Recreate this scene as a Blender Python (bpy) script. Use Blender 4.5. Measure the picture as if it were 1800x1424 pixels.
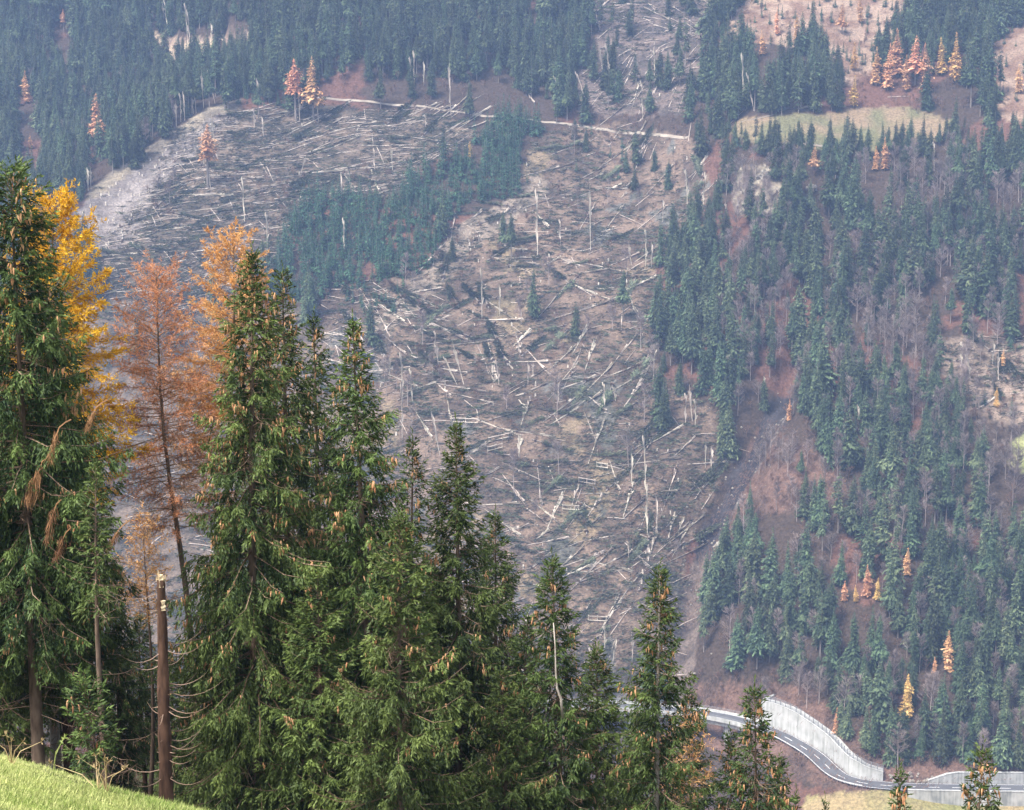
import bpy, math, random
import numpy as np

# ------------------------------------------------------------------ scene, camera, sky, sun, exposure
for o in list(bpy.data.objects): bpy.data.objects.remove(o)
S = bpy.context.scene
C = S.collection
rad = math.radians
F, CX, CY, PITCH = 3200.0, 900.0, 712.0, rad(10.0)      # focal length in photo pixels, photo centre, downward tilt
cam = bpy.data.cameras.new('camera'); cam.sensor_width = 36.0; cam.lens = F / 1800 * 36
cam.clip_start = 0.1; cam.clip_end = 6000
camo = bpy.data.objects.new('camera', cam); C.objects.link(camo)
camo.location = (0, 0, 0); camo.rotation_euler = (rad(90) - PITCH, 0, 0)
S.camera = camo
SUN_EL, SUN_AZ = rad(58), rad(228)                       # soft light from behind the camera, a little from the left
W = bpy.data.worlds.new('World'); S.world = W; W.use_nodes = True
wn = W.node_tree.nodes; wl = W.node_tree.links
bg = wn['Background']; bg.inputs['Strength'].default_value = 0.08
sky = wn.new('ShaderNodeTexSky'); sky.sky_type = 'NISHITA'; sky.sun_disc = False
sky.sun_elevation = SUN_EL; sky.sun_rotation = SUN_AZ
sky.dust_density = 5.0; sky.air_density = 1.0; sky.ozone_density = 1.0
hs = wn.new('ShaderNodeHueSaturation'); hs.inputs['Saturation'].default_value = 0.45   # a veil of cloud over the whole sky
wl.new(sky.outputs[0], hs.inputs['Color']); wl.new(hs.outputs[0], bg.inputs[0])
sun = bpy.data.lights.new('sun', 'SUN'); sun.energy = 1.5; sun.angle = rad(12); sun.color = (1.0, 0.95, 0.88)
suno = bpy.data.objects.new('sun', sun); C.objects.link(suno)
suno.rotation_euler = (rad(90) - SUN_EL, 0, rad(180) - SUN_AZ + rad(0))
S.view_settings.view_transform = 'Standard'; S.view_settings.look = 'None'
S.view_settings.exposure = 1.90; S.view_settings.gamma = 1.0; S.view_settings.use_curve_mapping = False
cy = S.cycles
cy.max_bounces = 5; cy.diffuse_bounces = 3; cy.glossy_bounces = 1; cy.transmission_bounces = 2; cy.volume_bounces = 1
cy.transparent_max_bounces = 8; cy.use_denoising = True; cy.caustics_reflective = False; cy.caustics_refractive = False

# ------------------------------------------------------------------ helpers
rng = np.random.default_rng(11)
random.seed(11)
cp, sp = math.cos(PITCH), math.sin(PITCH)

def ray(px, py):
    u = (np.asarray(px, float) - CX) / F; v = (CY - np.asarray(py, float)) / F
    return np.stack([u, v * sp + cp, v * cp - sp], -1)
def proj(P):
    P = np.asarray(P, float); f = P[..., 1] * cp - P[..., 2] * sp; up = P[..., 1] * sp + P[..., 2] * cp
    f = np.where(f < 1, 1, f)
    return CX + F * P[..., 0] / f, CY - F * up / f
def at(px, py, Y):
    d = ray(px, py); return d * (Y / d[..., 1])[..., None] if np.ndim(d) > 1 else d * (Y / d[1])

def _hash(ix, iy, s):
    h = (ix.astype(np.int64) * 374761393 + iy.astype(np.int64) * 668265263 + s * 1442695041) & 0x7fffffff
    h = ((h ^ (h >> 13)) * 1274126177) & 0x7fffffff
    return ((h ^ (h >> 16)) & 0xffff) / 65535.0
def vnoise(x, y, s=0):
    x = np.asarray(x, float); y = np.asarray(y, float)
    ix = np.floor(x); iy = np.floor(y); fx = x - ix; fy = y - iy
    fx = fx * fx * (3 - 2 * fx); fy = fy * fy * (3 - 2 * fy)
    a = _hash(ix, iy, s); b = _hash(ix + 1, iy, s); c = _hash(ix, iy + 1, s); d = _hash(ix + 1, iy + 1, s)
    return (a + (b - a) * fx) * (1 - fy) + (c + (d - c) * fx) * fy
def fbm(x, y, sc, octv=4, s=0):
    t = 0; amp = 0.5; f = 1.0 / sc
    for k in range(octv):
        t = t + amp * (vnoise(np.asarray(x) * f + 17.3 * k, np.asarray(y) * f - 9.1 * k, s + k) - 0.5) * 2; amp *= 0.5; f *= 2.03
    return t
def sstep(a, b, x):
    t = np.clip((np.asarray(x, float) - a) / (b - a), 0, 1); return t * t * (3 - 2 * t)
def inpoly(px, py, poly):
    px = np.asarray(px, float); py = np.asarray(py, float); r = np.zeros(px.shape, bool); n = len(poly)
    for i in range(n):
        x1, y1 = poly[i]; x2, y2 = poly[(i + 1) % n]
        if y1 == y2: continue
        c = (y1 > py) != (y2 > py)
        r ^= c & (px < (x2 - x1) * (py - y1) / (y2 - y1) + x1)
    return r
def polydist(x, y, pl):
    """distance to a polyline, arc length of the foot, side (+ = left of travel)"""
    x = np.asarray(x, float); y = np.asarray(y, float)
    best = np.full(x.shape, 1e9); arc = np.zeros(x.shape); side = np.zeros(x.shape); s0 = 0.0
    for (ax, ay), (bx, by) in zip(pl[:-1, :2], pl[1:, :2]):
        dx, dy = bx - ax, by - ay; L2 = dx * dx + dy * dy; L = math.sqrt(L2)
        t = np.clip(((x - ax) * dx + (y - ay) * dy) / L2, 0, 1)
        d = np.hypot(x - ax - t * dx, y - ay - t * dy); m = d < best
        best = np.where(m, d, best); arc = np.where(m, s0 + t * L, arc)
        side = np.where(m, np.sign(dx * (y - ay) - dy * (x - ax)), side); s0 += L
    return best, arc, side
def catmull(P, n=8):
    P = np.asarray(P, float); Q = np.vstack([2 * P[0] - P[1], P, 2 * P[-1] - P[-2]]); out = []
    for i in range(1, len(Q) - 2):
        for k in range(n):
            t = k / n; a, b, c, d = Q[i - 1], Q[i], Q[i + 1], Q[i + 2]
            out.append(0.5 * (2 * b + (c - a) * t + (2 * a - 5 * b + 4 * c - d) * t * t + (3 * b - a - 3 * c + d) * t ** 3))
    out.append(P[-1]); return np.array(out)

def mesh_np(name, V, faces, mats, fmat=None, attrs=None, smooth=False):
    """faces: (n,3) or (n,4) int array, or a list of such arrays"""
    me = bpy.data.meshes.new(name)
    V = np.ascontiguousarray(V, np.float32)
    fl = faces if isinstance(faces, list) else [faces]
    fl = [np.asarray(f, np.int32) for f in fl if len(f)]
    loops = np.concatenate([f.ravel() for f in fl]); tot = np.concatenate([np.full(len(f), f.shape[1], np.int32) for f in fl])
    start = np.concatenate([[0], np.cumsum(tot)[:-1]]).astype(np.int32)
    me.vertices.add(len(V)); me.vertices.foreach_set('co', V.ravel())
    me.loops.add(len(loops)); me.loops.foreach_set('vertex_index', loops)
    me.polygons.add(len(tot)); me.polygons.foreach_set('loop_start', start)
    for m in mats: me.materials.append(m)
    if fmat is not None: me.polygons.foreach_set('material_index', np.asarray(fmat, np.int32))
    for k, a in (attrs or {}).items():
        a = np.asarray(a, np.float32)
        if a.ndim == 1:
            at_ = me.attributes.new(k, 'FLOAT', 'POINT'); at_.data.foreach_set('value', a)
        else:
            at_ = me.attributes.new(k, 'FLOAT_COLOR', 'POINT')
            at_.data.foreach_set('color', np.concatenate([a, np.ones((len(a), 1), np.float32)], 1).ravel())
    me.update(calc_edges=True)
    me.polygons.foreach_set('use_smooth', np.full(len(tot), bool(smooth)))
    return me
class MB:
    """collects pieces into one mesh"""
    def __init__(s): s.v = []; s.f = {3: [], 4: []}; s.m = {3: [], 4: []}; s.t = []; s.n = 0
    def add(s, V, Fc, mat=0, tint=0.5):
        V = np.asarray(V, float); Fc = np.asarray(Fc, int)
        s.v.append(V); k = Fc.shape[1]; s.f[k].append(Fc + s.n); s.m[k].append(np.full(len(Fc), mat))
        s.t.append(np.broadcast_to(np.asarray(tint, float), (len(V),))); s.n += len(V)
    def box(s, c, size, rz=0.0, mat=0, tint=0.5, axes=None):
        hx, hy, hz = [k / 2 for k in size]
        V = np.array([[x, y, z] for x in (-hx, hx) for y in (-hy, hy) for z in (-hz, hz)])
        if axes is not None: V = V @ np.asarray(axes)
        elif rz:
            ca, sa = math.cos(rz), math.sin(rz); V = V @ np.array([[ca, sa, 0], [-sa, ca, 0], [0, 0, 1]])
        s.add(V + np.asarray(c), [[0, 1, 3, 2], [4, 6, 7, 5], [0, 4, 5, 1], [2, 3, 7, 6], [0, 2, 6, 4], [1, 5, 7, 3]], mat, tint)
    def tube(s, pts, rr, n=6, mat=0, tint=0.5, cap=True):
        V, Fq, Ft = tube_np(pts, rr, n, cap); s.add(V, Fq, mat, tint)
        if len(Ft): s.f[3].append(Ft + s.n - len(V)); s.m[3].append(np.full(len(Ft), mat))
    def spindles(s, B, D, L, Wd, mat=0, tint=0.5):
        V, T, tt = spindle_np(B, D, L, Wd, tint); s.add(V, T, mat, tt)
    def mesh(s, name, mats, smooth=False):
        fl = []; fm = []
        for k in (3, 4):
            if s.f[k]: fl.append(np.concatenate(s.f[k])); fm.append(np.concatenate(s.m[k]))
        return mesh_np(name, np.concatenate(s.v), fl, mats, np.concatenate(fm), {'tint': np.concatenate(s.t)}, smooth)
def tube_np(pts, rr, n=6, cap=True):
    pts = np.asarray(pts, float); k = len(pts); rr = np.broadcast_to(np.asarray(rr, float), (k,))
    T = np.gradient(pts, axis=0); T /= np.linalg.norm(T, axis=1)[:, None] + 1e-9
    ref = np.array([0, 0, 1.0]) if abs(T[0, 2]) < 0.9 else np.array([1.0, 0, 0])
    N = np.cross(T, ref); N /= np.linalg.norm(N, axis=1)[:, None] + 1e-9; Bn = np.cross(T, N)
    a = np.arange(n) * 2 * math.pi / n
    V = pts[:, None] + rr[:, None, None] * (np.cos(a)[None, :, None] * N[:, None] + np.sin(a)[None, :, None] * Bn[:, None])
    i = np.arange(k - 1)[:, None] * n; j = np.arange(n)[None]; j2 = (j + 1) % n
    Fq = np.stack([i + j, i + j2, i + n + j2, i + n + j], -1).reshape(-1, 4)
    V = V.reshape(-1, 3); Ft = np.zeros((0, 3), int)
    if cap:
        V = np.vstack([V, pts[0], pts[-1]]); c0, c1 = k * n, k * n + 1; jj = np.arange(n); j2 = (jj + 1) % n
        Ft = np.vstack([np.stack([jj * 0 + c0, j2, jj], -1), np.stack([jj * 0 + c1, (k - 1) * n + jj, (k - 1) * n + j2], -1)])
    return V, Fq, Ft
def spindle_np(B, D, L, Wd, tint=0.5):
    """needled shoots: two crossed pointed blades each"""
    B = np.asarray(B, float); D = np.asarray(D, float); n = len(B)
    D = D / (np.linalg.norm(D, axis=1)[:, None] + 1e-9)
    L = np.broadcast_to(np.asarray(L, float), (n,))[:, None]; Wd = np.broadcast_to(np.asarray(Wd, float), (n,))[:, None]
    ref = np.where(np.abs(D[:, 2:3]) < 0.9, np.array([[0, 0, 1.0]]), np.array([[1.0, 0, 0]]))
    N = np.cross(D, ref); N /= np.linalg.norm(N, axis=1)[:, None] + 1e-9; M = np.cross(D, N)
    th = rng.uniform(0, math.pi, (n, 1)); N2 = N * np.cos(th) + M * np.sin(th); M2 = -N * np.sin(th) + M * np.cos(th)
    mid = B + 0.42 * L * D; tip = B + L * D
    V = np.stack([B, mid + Wd * N2, tip, mid - Wd * N2, mid + Wd * M2, mid - Wd * M2], 1).reshape(-1, 3)
    o = (np.arange(n) * 6)[:, None, None]
    T = (o + np.array([[0, 1, 2], [0, 2, 3], [0, 4, 2], [0, 2, 5]])[None]).reshape(-1, 3)
    return V, T, np.repeat(np.broadcast_to(np.asarray(tint, float), (n,)), 6)

def obj(name, me, parent=None, loc=(0, 0, 0), rot=(0, 0, 0), scale=(1, 1, 1), label=None, cat=None, group=None, kind=None):
    o = bpy.data.objects.new(name, me); C.objects.link(o)
    o.location = loc; o.rotation_euler = rot; o.scale = scale if np.ndim(scale) else (scale,) * 3
    if parent is not None: o.parent = parent
    if label: o['label'] = label
    if cat: o['category'] = cat
    if group: o['group'] = group
    if kind: o['kind'] = kind
    return o
def copy_tree(o, parent=None):
    c = o.copy(); C.objects.link(c); c.parent = parent
    for ch in o.children: copy_tree(ch, c)
    return c

# ------------------------------------------------------------------ materials
def mat(name, col, rough=0.8, col2=None, nscale=2.0, detail=4.0, tint=None, bump=0.0, bscale=20.0, objrand=0.0, spec=0.2, coords='Object', trans=0.0, stretch=None):
    """col..col2 mixed by noise; tint = (dark, light) multipliers driven by the 'tint' vertex attribute"""
    m = bpy.data.materials.new(name); m.use_nodes = True; N = m.node_tree.nodes; Lk = m.node_tree.links
    p = N['Principled BSDF']; p.inputs['Roughness'].default_value = rough; p.inputs['Specular IOR Level'].default_value = spec
    tc = N.new('ShaderNodeTexCoord'); out = None
    if stretch:
        mp = N.new('ShaderNodeMapping'); mp.inputs['Scale'].default_value = stretch; Lk.new(tc.outputs[coords], mp.inputs[0]); vec = mp.outputs[0]
    else: vec = tc.outputs[coords]
    mix = N.new('ShaderNodeMix'); mix.data_type = 'RGBA'
    mix.inputs[6].default_value = (*col, 1); mix.inputs[7].default_value = (*(col2 or col), 1)
    if tint:
        a = N.new('ShaderNodeAttribute'); a.attribute_name = 'tint'
        Lk.new(a.outputs['Fac'], mix.inputs[0])
    else:
        nz = N.new('ShaderNodeTexNoise'); nz.inputs['Scale'].default_value = nscale; nz.inputs['Detail'].default_value = detail
        Lk.new(vec, nz.inputs['Vector'])
        mr = N.new('ShaderNodeMapRange'); mr.inputs[1].default_value = 0.3; mr.inputs[2].default_value = 0.7
        Lk.new(nz.outputs['Fac'], mr.inputs[0]); Lk.new(mr.outputs[0], mix.inputs[0])
    out = mix.outputs[2]
    if objrand:
        oi = N.new('ShaderNodeObjectInfo'); h = N.new('ShaderNodeHueSaturation')
        m1 = N.new('ShaderNodeMapRange'); m1.inputs[3].default_value = 1 - objrand; m1.inputs[4].default_value = 1 + objrand
        Lk.new(oi.outputs['Random'], m1.inputs[0]); Lk.new(m1.outputs[0], h.inputs['Value'])
        m2 = N.new('ShaderNodeMath'); m2.operation = 'MULTIPLY'; m2.inputs[1].default_value = 7.31
        Lk.new(oi.outputs['Random'], m2.inputs[0]); m3 = N.new('ShaderNodeMath'); m3.operation = 'FRACT'; Lk.new(m2.outputs[0], m3.inputs[0])
        m4 = N.new('ShaderNodeMapRange'); m4.inputs[3].default_value = 0.5 - objrand * 0.09; m4.inputs[4].default_value = 0.5 + objrand * 0.06
        Lk.new(m3.outputs[0], m4.inputs[0]); Lk.new(m4.outputs[0], h.inputs['Hue'])
        Lk.new(out, h.inputs['Color']); out = h.outputs[0]
    Lk.new(out, p.inputs['Base Color'])
    if bump:
        nb = N.new('ShaderNodeTexNoise'); nb.inputs['Scale'].default_value = bscale; nb.inputs['Detail'].default_value = 5
        Lk.new(vec, nb.inputs['Vector']); bp = N.new('ShaderNodeBump'); bp.inputs['Strength'].default_value = bump
        Lk.new(nb.outputs['Fac'], bp.inputs['Height']); Lk.new(bp.outputs[0], p.inputs['Normal'])
    if trans:
        tr = N.new('ShaderNodeBsdfTranslucent'); ms = N.new('ShaderNodeMixShader'); ms.inputs[0].default_value = trans
        Lk.new(out, tr.inputs[0]); Lk.new(p.outputs[0], ms.inputs[1]); Lk.new(tr.outputs[0], ms.inputs[2])
        Lk.new(ms.outputs[0], N['Material Output'].inputs[0])
    return m
M = dict(
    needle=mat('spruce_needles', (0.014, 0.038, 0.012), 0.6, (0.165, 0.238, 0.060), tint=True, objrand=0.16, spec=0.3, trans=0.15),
    yellow=mat('larch_yellow_needles', (0.60, 0.30, 0.02), 0.7, (0.98, 0.68, 0.07), tint=True, trans=0.4),
    amber=mat('larch_amber_needles', (0.56, 0.26, 0.08), 0.7, (0.98, 0.62, 0.28), tint=True, trans=0.4),
    rust=mat('larch_rust_needles', (0.50, 0.20, 0.09), 0.7, (0.90, 0.46, 0.25), tint=True, trans=0.4),
    bark=mat('spruce_bark', (0.075, 0.052, 0.040), 0.9, (0.23, 0.17, 0.13), nscale=9, bump=0.8, bscale=30, stretch=(1, 1, .25), detail=8),
    redbark=mat('rust_bark', (0.032, 0.019, 0.014), 0.9, (0.15, 0.085, 0.058), nscale=9, bump=1.0, bscale=24, detail=10, stretch=(1, 1, .22)),
    palebark=mat('pale_bark', (0.30, 0.26, 0.22), 0.9, (0.55, 0.50, 0.45), nscale=6, bump=0.5, bscale=30),
    twig=mat('dead_twig', (0.12, 0.075, 0.05), 0.9, (0.34, 0.24, 0.18), tint=True),
    deadneedle=mat('dead_spray', (0.15, 0.07, 0.04), 0.9, (0.36, 0.20, 0.10), tint=True),
    cone=mat('cone_scales', (0.36, 0.15, 0.07), 0.6, (0.78, 0.47, 0.26), tint=True, spec=0.3),
    wood=mat('split_wood', (0.62, 0.47, 0.28), 0.8, (0.85, 0.72, 0.50), nscale=9),
    far=mat('far_spruce_needles', (0.015, 0.032, 0.021), 0.75, (0.128, 0.182, 0.088), tint=True, objrand=0.42),
    young=mat('young_spruce_needles', (0.014, 0.052, 0.032), 0.75, (0.085, 0.180, 0.092), tint=True, objrand=0.22),
    chips=mat('pale_sticks', (0.16, 0.12, 0.09), 0.9, (0.46, 0.38, 0.29), tint=True),
    felled=mat('felled_spruce_needles', (0.050, 0.066, 0.042), 0.8, (0.19, 0.215, 0.130), tint=True, objrand=0.25),
    fartrunk=mat('far_trunk', (0.20, 0.17, 0.15), 0.9, (0.34, 0.30, 0.27), nscale=0.3),
    farlarch=mat('far_larch_needles', (0.52, 0.25, 0.11), 0.8, (0.88, 0.54, 0.28), tint=True, objrand=0.18),
    fargold=mat('far_gold_needles', (0.50, 0.29, 0.08), 0.8, (0.86, 0.60, 0.22), tint=True, objrand=0.12),
    bare=mat('bare_twigs', (0.18, 0.14, 0.125), 0.9, (0.36, 0.305, 0.28), tint=True, objrand=0.2),
    scrub=mat('scrub_twigs', (0.13, 0.075, 0.055), 0.9, (0.30, 0.20, 0.15), tint=True),
    slash=mat('slash_branches', (0.026, 0.036, 0.022), 0.9, (0.15, 0.135, 0.10), tint=True),
    log=mat('stripped_log', (0.33, 0.28, 0.225), 0.85, (0.66, 0.59, 0.50), nscale=0.25, objrand=0.25),
    stump=mat('broken_stump', (0.50, 0.44, 0.36), 0.85, (0.80, 0.74, 0.66), nscale=0.6, objrand=0.15),
    root=mat('root_plate', (0.10, 0.07, 0.055), 0.95, (0.22, 0.16, 0.12), nscale=1.0),
    gravel=mat('forest_road_gravel', (0.22, 0.18, 0.145), 0.95, (0.42, 0.37, 0.30), nscale=0.15),
    asphalt=mat('asphalt', (0.095, 0.098, 0.105), 0.8, (0.13, 0.132, 0.14), nscale=0.12),
    white=mat('white_paint', (0.75, 0.75, 0.74), 0.7, (0.80, 0.80, 0.79), nscale=1),
    steel=mat('galvanised_steel', (0.16, 0.165, 0.175), 0.5, (0.26, 0.265, 0.275), nscale=2, spec=0.5),
    rock=mat('pale_rock', (0.16, 0.14, 0.12), 0.9, (0.42, 0.385, 0.32), nscale=0.9, detail=9, bump=0.9, bscale=2.0),
    grass=mat('grass_blades', (0.17, 0.26, 0.05), 0.7, (0.66, 0.66, 0.30), tint=True, trans=0.3),
    weed=mat('dry_weed', (0.26, 0.17, 0.09), 0.8, (0.50, 0.40, 0.22), tint=True),
)
def concrete(name, base, streak):
    m = bpy.data.materials.new(name); m.use_nodes = True; N = m.node_tree.nodes; Lk = m.node_tree.links; p = N['Principled BSDF']
    p.inputs['Roughness'].default_value = 0.85
    tc = N.new('ShaderNodeTexCoord'); mp = N.new('ShaderNodeMapping'); mp.inputs['Scale'].default_value = (0.9, 0.9, 0.07)
    n1 = N.new('ShaderNodeTexNoise'); n1.inputs['Scale'].default_value = 1.0; n1.inputs['Detail'].default_value = 5
    n2 = N.new('ShaderNodeTexNoise'); n2.inputs['Scale'].default_value = 0.22; n2.inputs['Detail'].default_value = 6
    Lk.new(tc.outputs['Object'], mp.inputs[0]); Lk.new(mp.outputs[0], n1.inputs['Vector']); Lk.new(tc.outputs['Object'], n2.inputs['Vector'])
    mu = N.new('ShaderNodeMath'); mu.operation = 'MULTIPLY'; Lk.new(n1.outputs['Fac'], mu.inputs[0]); Lk.new(n2.outputs['Fac'], mu.inputs[1])
    mr = N.new('ShaderNodeMapRange'); mr.inputs[1].default_value = 0.14; mr.inputs[2].default_value = 0.38; Lk.new(mu.outputs[0], mr.inputs[0])
    mix = N.new('ShaderNodeMix'); mix.data_type = 'RGBA'; mix.inputs[6].default_value = (*base, 1); mix.inputs[7].default_value = (*streak, 1)
    Lk.new(mr.outputs[0], mix.inputs[0]); Lk.new(mix.outputs[2], p.inputs['Base Color'])
    return m
M['concrete'] = concrete('pale_concrete', (0.60, 0.60, 0.58), (0.36, 0.37, 0.34))
M['greyconcrete'] = concrete('weathered_concrete', (0.54, 0.54, 0.52), (0.25, 0.26, 0.25))

# ------------------------------------------------------------------ terrain
# the main road: photo points with an assumed height give its line in plan
_rp = [(1990, 1388, -278), (1900, 1387, -277.8), (1800, 1386, -277.5), (1700, 1385, -277.3), (1600, 1383, -277), (1550, 1380, -276.7), (1510, 1375, -276.4), (1480, 1366, -276),
       (1463, 1355, -275.5), (1452, 1345, -275), (1437, 1331, -274.4), (1419, 1318, -273.8), (1397, 1305, -273), (1370, 1291, -272.2),
       (1313, 1270, -271), (1250, 1256, -270), (1170, 1247, -269), (1080, 1241, -268), (960, 1238, -267), (800, 1236, -266)]
_rw = []
for _x, _y, _z in _rp:
    d = ray(_x, _y); _rw.append(d * (_z / d[2]))
ROAD = catmull(_rw, 6)                                   # runs from right to left; uphill side is to its right
RARC = np.concatenate([[0], np.cumsum(np.linalg.norm(np.diff(ROAD[:, :2], axis=0), axis=1))])
_o = np.argsort(ROAD[:, 0]); _tx, _ty, _tz = ROAD[_o, 0], ROAD[_o, 1], ROAD[_o, 2]
_kx = np.linspace(-900, 900, 361)
_ky = np.interp(_kx, _tx, _ty); _kz = np.interp(_kx, _tx, _tz)
_ky = np.convolve(np.pad(_ky, 6, 'edge'), np.ones(13) / 13, 'valid'); _kz = np.convolve(np.pad(_kz, 6, 'edge'), np.ones(13) / 13, 'valid')
def base_far(x, y):
    yr = np.interp(x, _kx, _ky); zr = np.interp(x, _kx, _kz); t = y - yr
    up = zr + 0.60 * t - 0.00007 * np.clip(t, 0, 900) ** 2
    dn = zr + 0.45 * t
    z = np.where(t > 0, up, dn)
    amp = sstep(15, 140, t)
    z = z + amp * (15 * fbm(x, y, 190, 3, 3) + 3.2 * fbm(x, y, 34, 3, 9) + 0.7 * fbm(x, y, 9, 2, 21))
    return z
def near_z(x, y):
    xs = 70 * np.tanh(np.asarray(x) / 70)
    z = -1.82 - 0.37 * y - 0.29 * xs - 0.10 * np.clip(y - 18.2, 0, 1e9) + 0.045 * np.clip(y - 80, 0, 1e9)
    return z + 0.10 * fbm(x, y, 2.2, 3, 5) * sstep(3, 9, np.abs(y)) + 0.6 * fbm(x, y, 30, 2, 6) * sstep(22, 60, y)
def _hitf(H, px, py, y0=560.0, y1=1900.0):
    d = ray(np.atleast_1d(px), np.atleast_1d(py)); k = d / d[:, 1:2]
    lo = np.full(len(k), y0); hi = np.full(len(k), y1); done = np.zeros(len(k), bool)
    for Y in np.arange(y0, y1, 6.0):
        P = k * Y; below = (P[:, 2] < H(P[:, 0], P[:, 1])) & ~done
        hi[below] = Y; lo[below] = Y - 6.0; done |= below
        if done.all(): break
    for _ in range(12):
        mid = (lo + hi) / 2; P = k * mid[:, None]; b = P[:, 2] < H(P[:, 0], P[:, 1])
        hi = np.where(b, mid, hi); lo = np.where(b, lo, mid)
    return k * hi[:, None]
GULLY = _hitf(base_far, [1445, 1430, 1405, 1375, 1340, 1300, 1262, 1235, 1215, 1195, 1180], [330, 430, 560, 650, 720, 790, 860, 930, 1010, 1110, 1230])
GULLY = catmull(np.vstack([GULLY, [60, 745, 0], [40, 690, 0]]), 4)
CREST = _hitf(base_far, [640, 530, 450, 370, 300, 200, 110, 0, -150], [120, 168, 185, 205, 250, 320, 392, 470, 580])
WALL_A0, WALL_A1 = None, None
def wall_h(a):
    """height the ground stands above the road behind its walls, by arc length along ROAD"""
    return np.interp(a, WALLARC, WALLH)
def lowd(a): return np.interp(a, [A_(1760), A_(1690), A_(1640), A_(1592), A_(1575)], [5.0, 5.2, 4.0, 2.0, 0.9])
def _arc_at(px):
    qx, _ = proj(ROAD); return float(np.interp(px, qx[::-1], RARC[::-1]))
A_ = _arc_at
WALLARC = [0, _arc_at(1800), _arc_at(1690), _arc_at(1640), _arc_at(1600), _arc_at(1556), _arc_at(1550), _arc_at(1510), _arc_at(1470), _arc_at(1420), _arc_at(1380), _arc_at(1335), _arc_at(1325), _arc_at(1290), 1e4]
WALLH = [4.6, 4.6, 4.4, 2.2, 1.5, 1.5, 3.8, 5.4, 7.2, 8.8, 9.6, 9.6, 3.0, 0.5, 0.5]
def HF(x, y):
    x = np.asarray(x, float); y = np.asarray(y, float)
    z = base_far(x, y)
    m = (y > 600)
    d, a, s = polydist(x, y, GULLY)
    z = z - m * (16 * np.exp(-(d / 20.0) ** 2) + 5 * np.exp(-(d / 6.5) ** 2)) * sstep(1130, 1000, y)
    d, a, s = polydist(x, y, CREST)
    z = z - np.where((s < 0), 48 * sstep(0, 120, d) * sstep(5, 110, a) - 3.0 * np.exp(-(d / 12) ** 2), -3.0 * np.exp(-(d / 12) ** 2)) * sstep(640, 800, y)
    # the bench of the main road
    near = (np.abs(y - 720) < 150)
    d, a, s = polydist(x, y, ROAD)
    zr = np.interp(a, RARC, ROAD[:, 2]); up = s < 0
    onbridge = sstep(_arc_at(1322), _arc_at(1290), a)
    prof = np.where(up, np.where(d < 7.2, -0.4, wall_h(a) + 0.45 * np.clip(d - 8.5, 0, 60)), np.where(d < 3.4, -0.4, -lowd(a) - 0.45 * np.clip(d - 5.2, 0, 99)))
    w = sstep(46, 12, d) * (1 - onbridge) * near
    z = z * (1 - w) + (zr + prof) * w
    wb = onbridge * near * sstep(30, 9, d)
    z = z * (1 - wb) + np.minimum(z, zr - 9 - 6 * vnoise(x / 9, y / 9, 4)) * wb
    return z
def H(x, y):
    x = np.asarray(x, float); y = np.asarray(y, float)
    n = near_z(x, y); f = np.where(y > 560, HF(x, y), -400.0)
    return np.maximum(np.maximum(n, f), -289 + 1.5 * fbm(x, y, 60, 2, 8))
def hit(px, py): return _hitf(HF, px, py)
def grid_axis(parts):
    out = [parts[0][0]]
    for a, b, st in parts:
        n = max(1, int(round((b - a) / st))); out += list(a + (b - a) * (np.arange(n) + 1) / n)
    return np.array(out)
gx = grid_axis([(-900, -480, 30), (-480, -60, 3.8), (-60, -12, 3.4), (-12, 6, 0.45), (6, 44, 3), (44, 200, 1.7), (200, 420, 3.8), (420, 900, 30)])
gy = grid_axis([(-30, 4, 3), (4, 30, 0.45), (30, 90, 4), (90, 620, 20), (620, 670, 5), (670, 790, 1.6), (790, 1350, 3.0), (1350, 1500, 6), (1500, 2000, 40)])
GX, GY = np.meshgrid(gx, gy); GZ = H(GX, GY)
PXg, PYg = proj(np.stack([GX, GY, GZ], -1))
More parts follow.
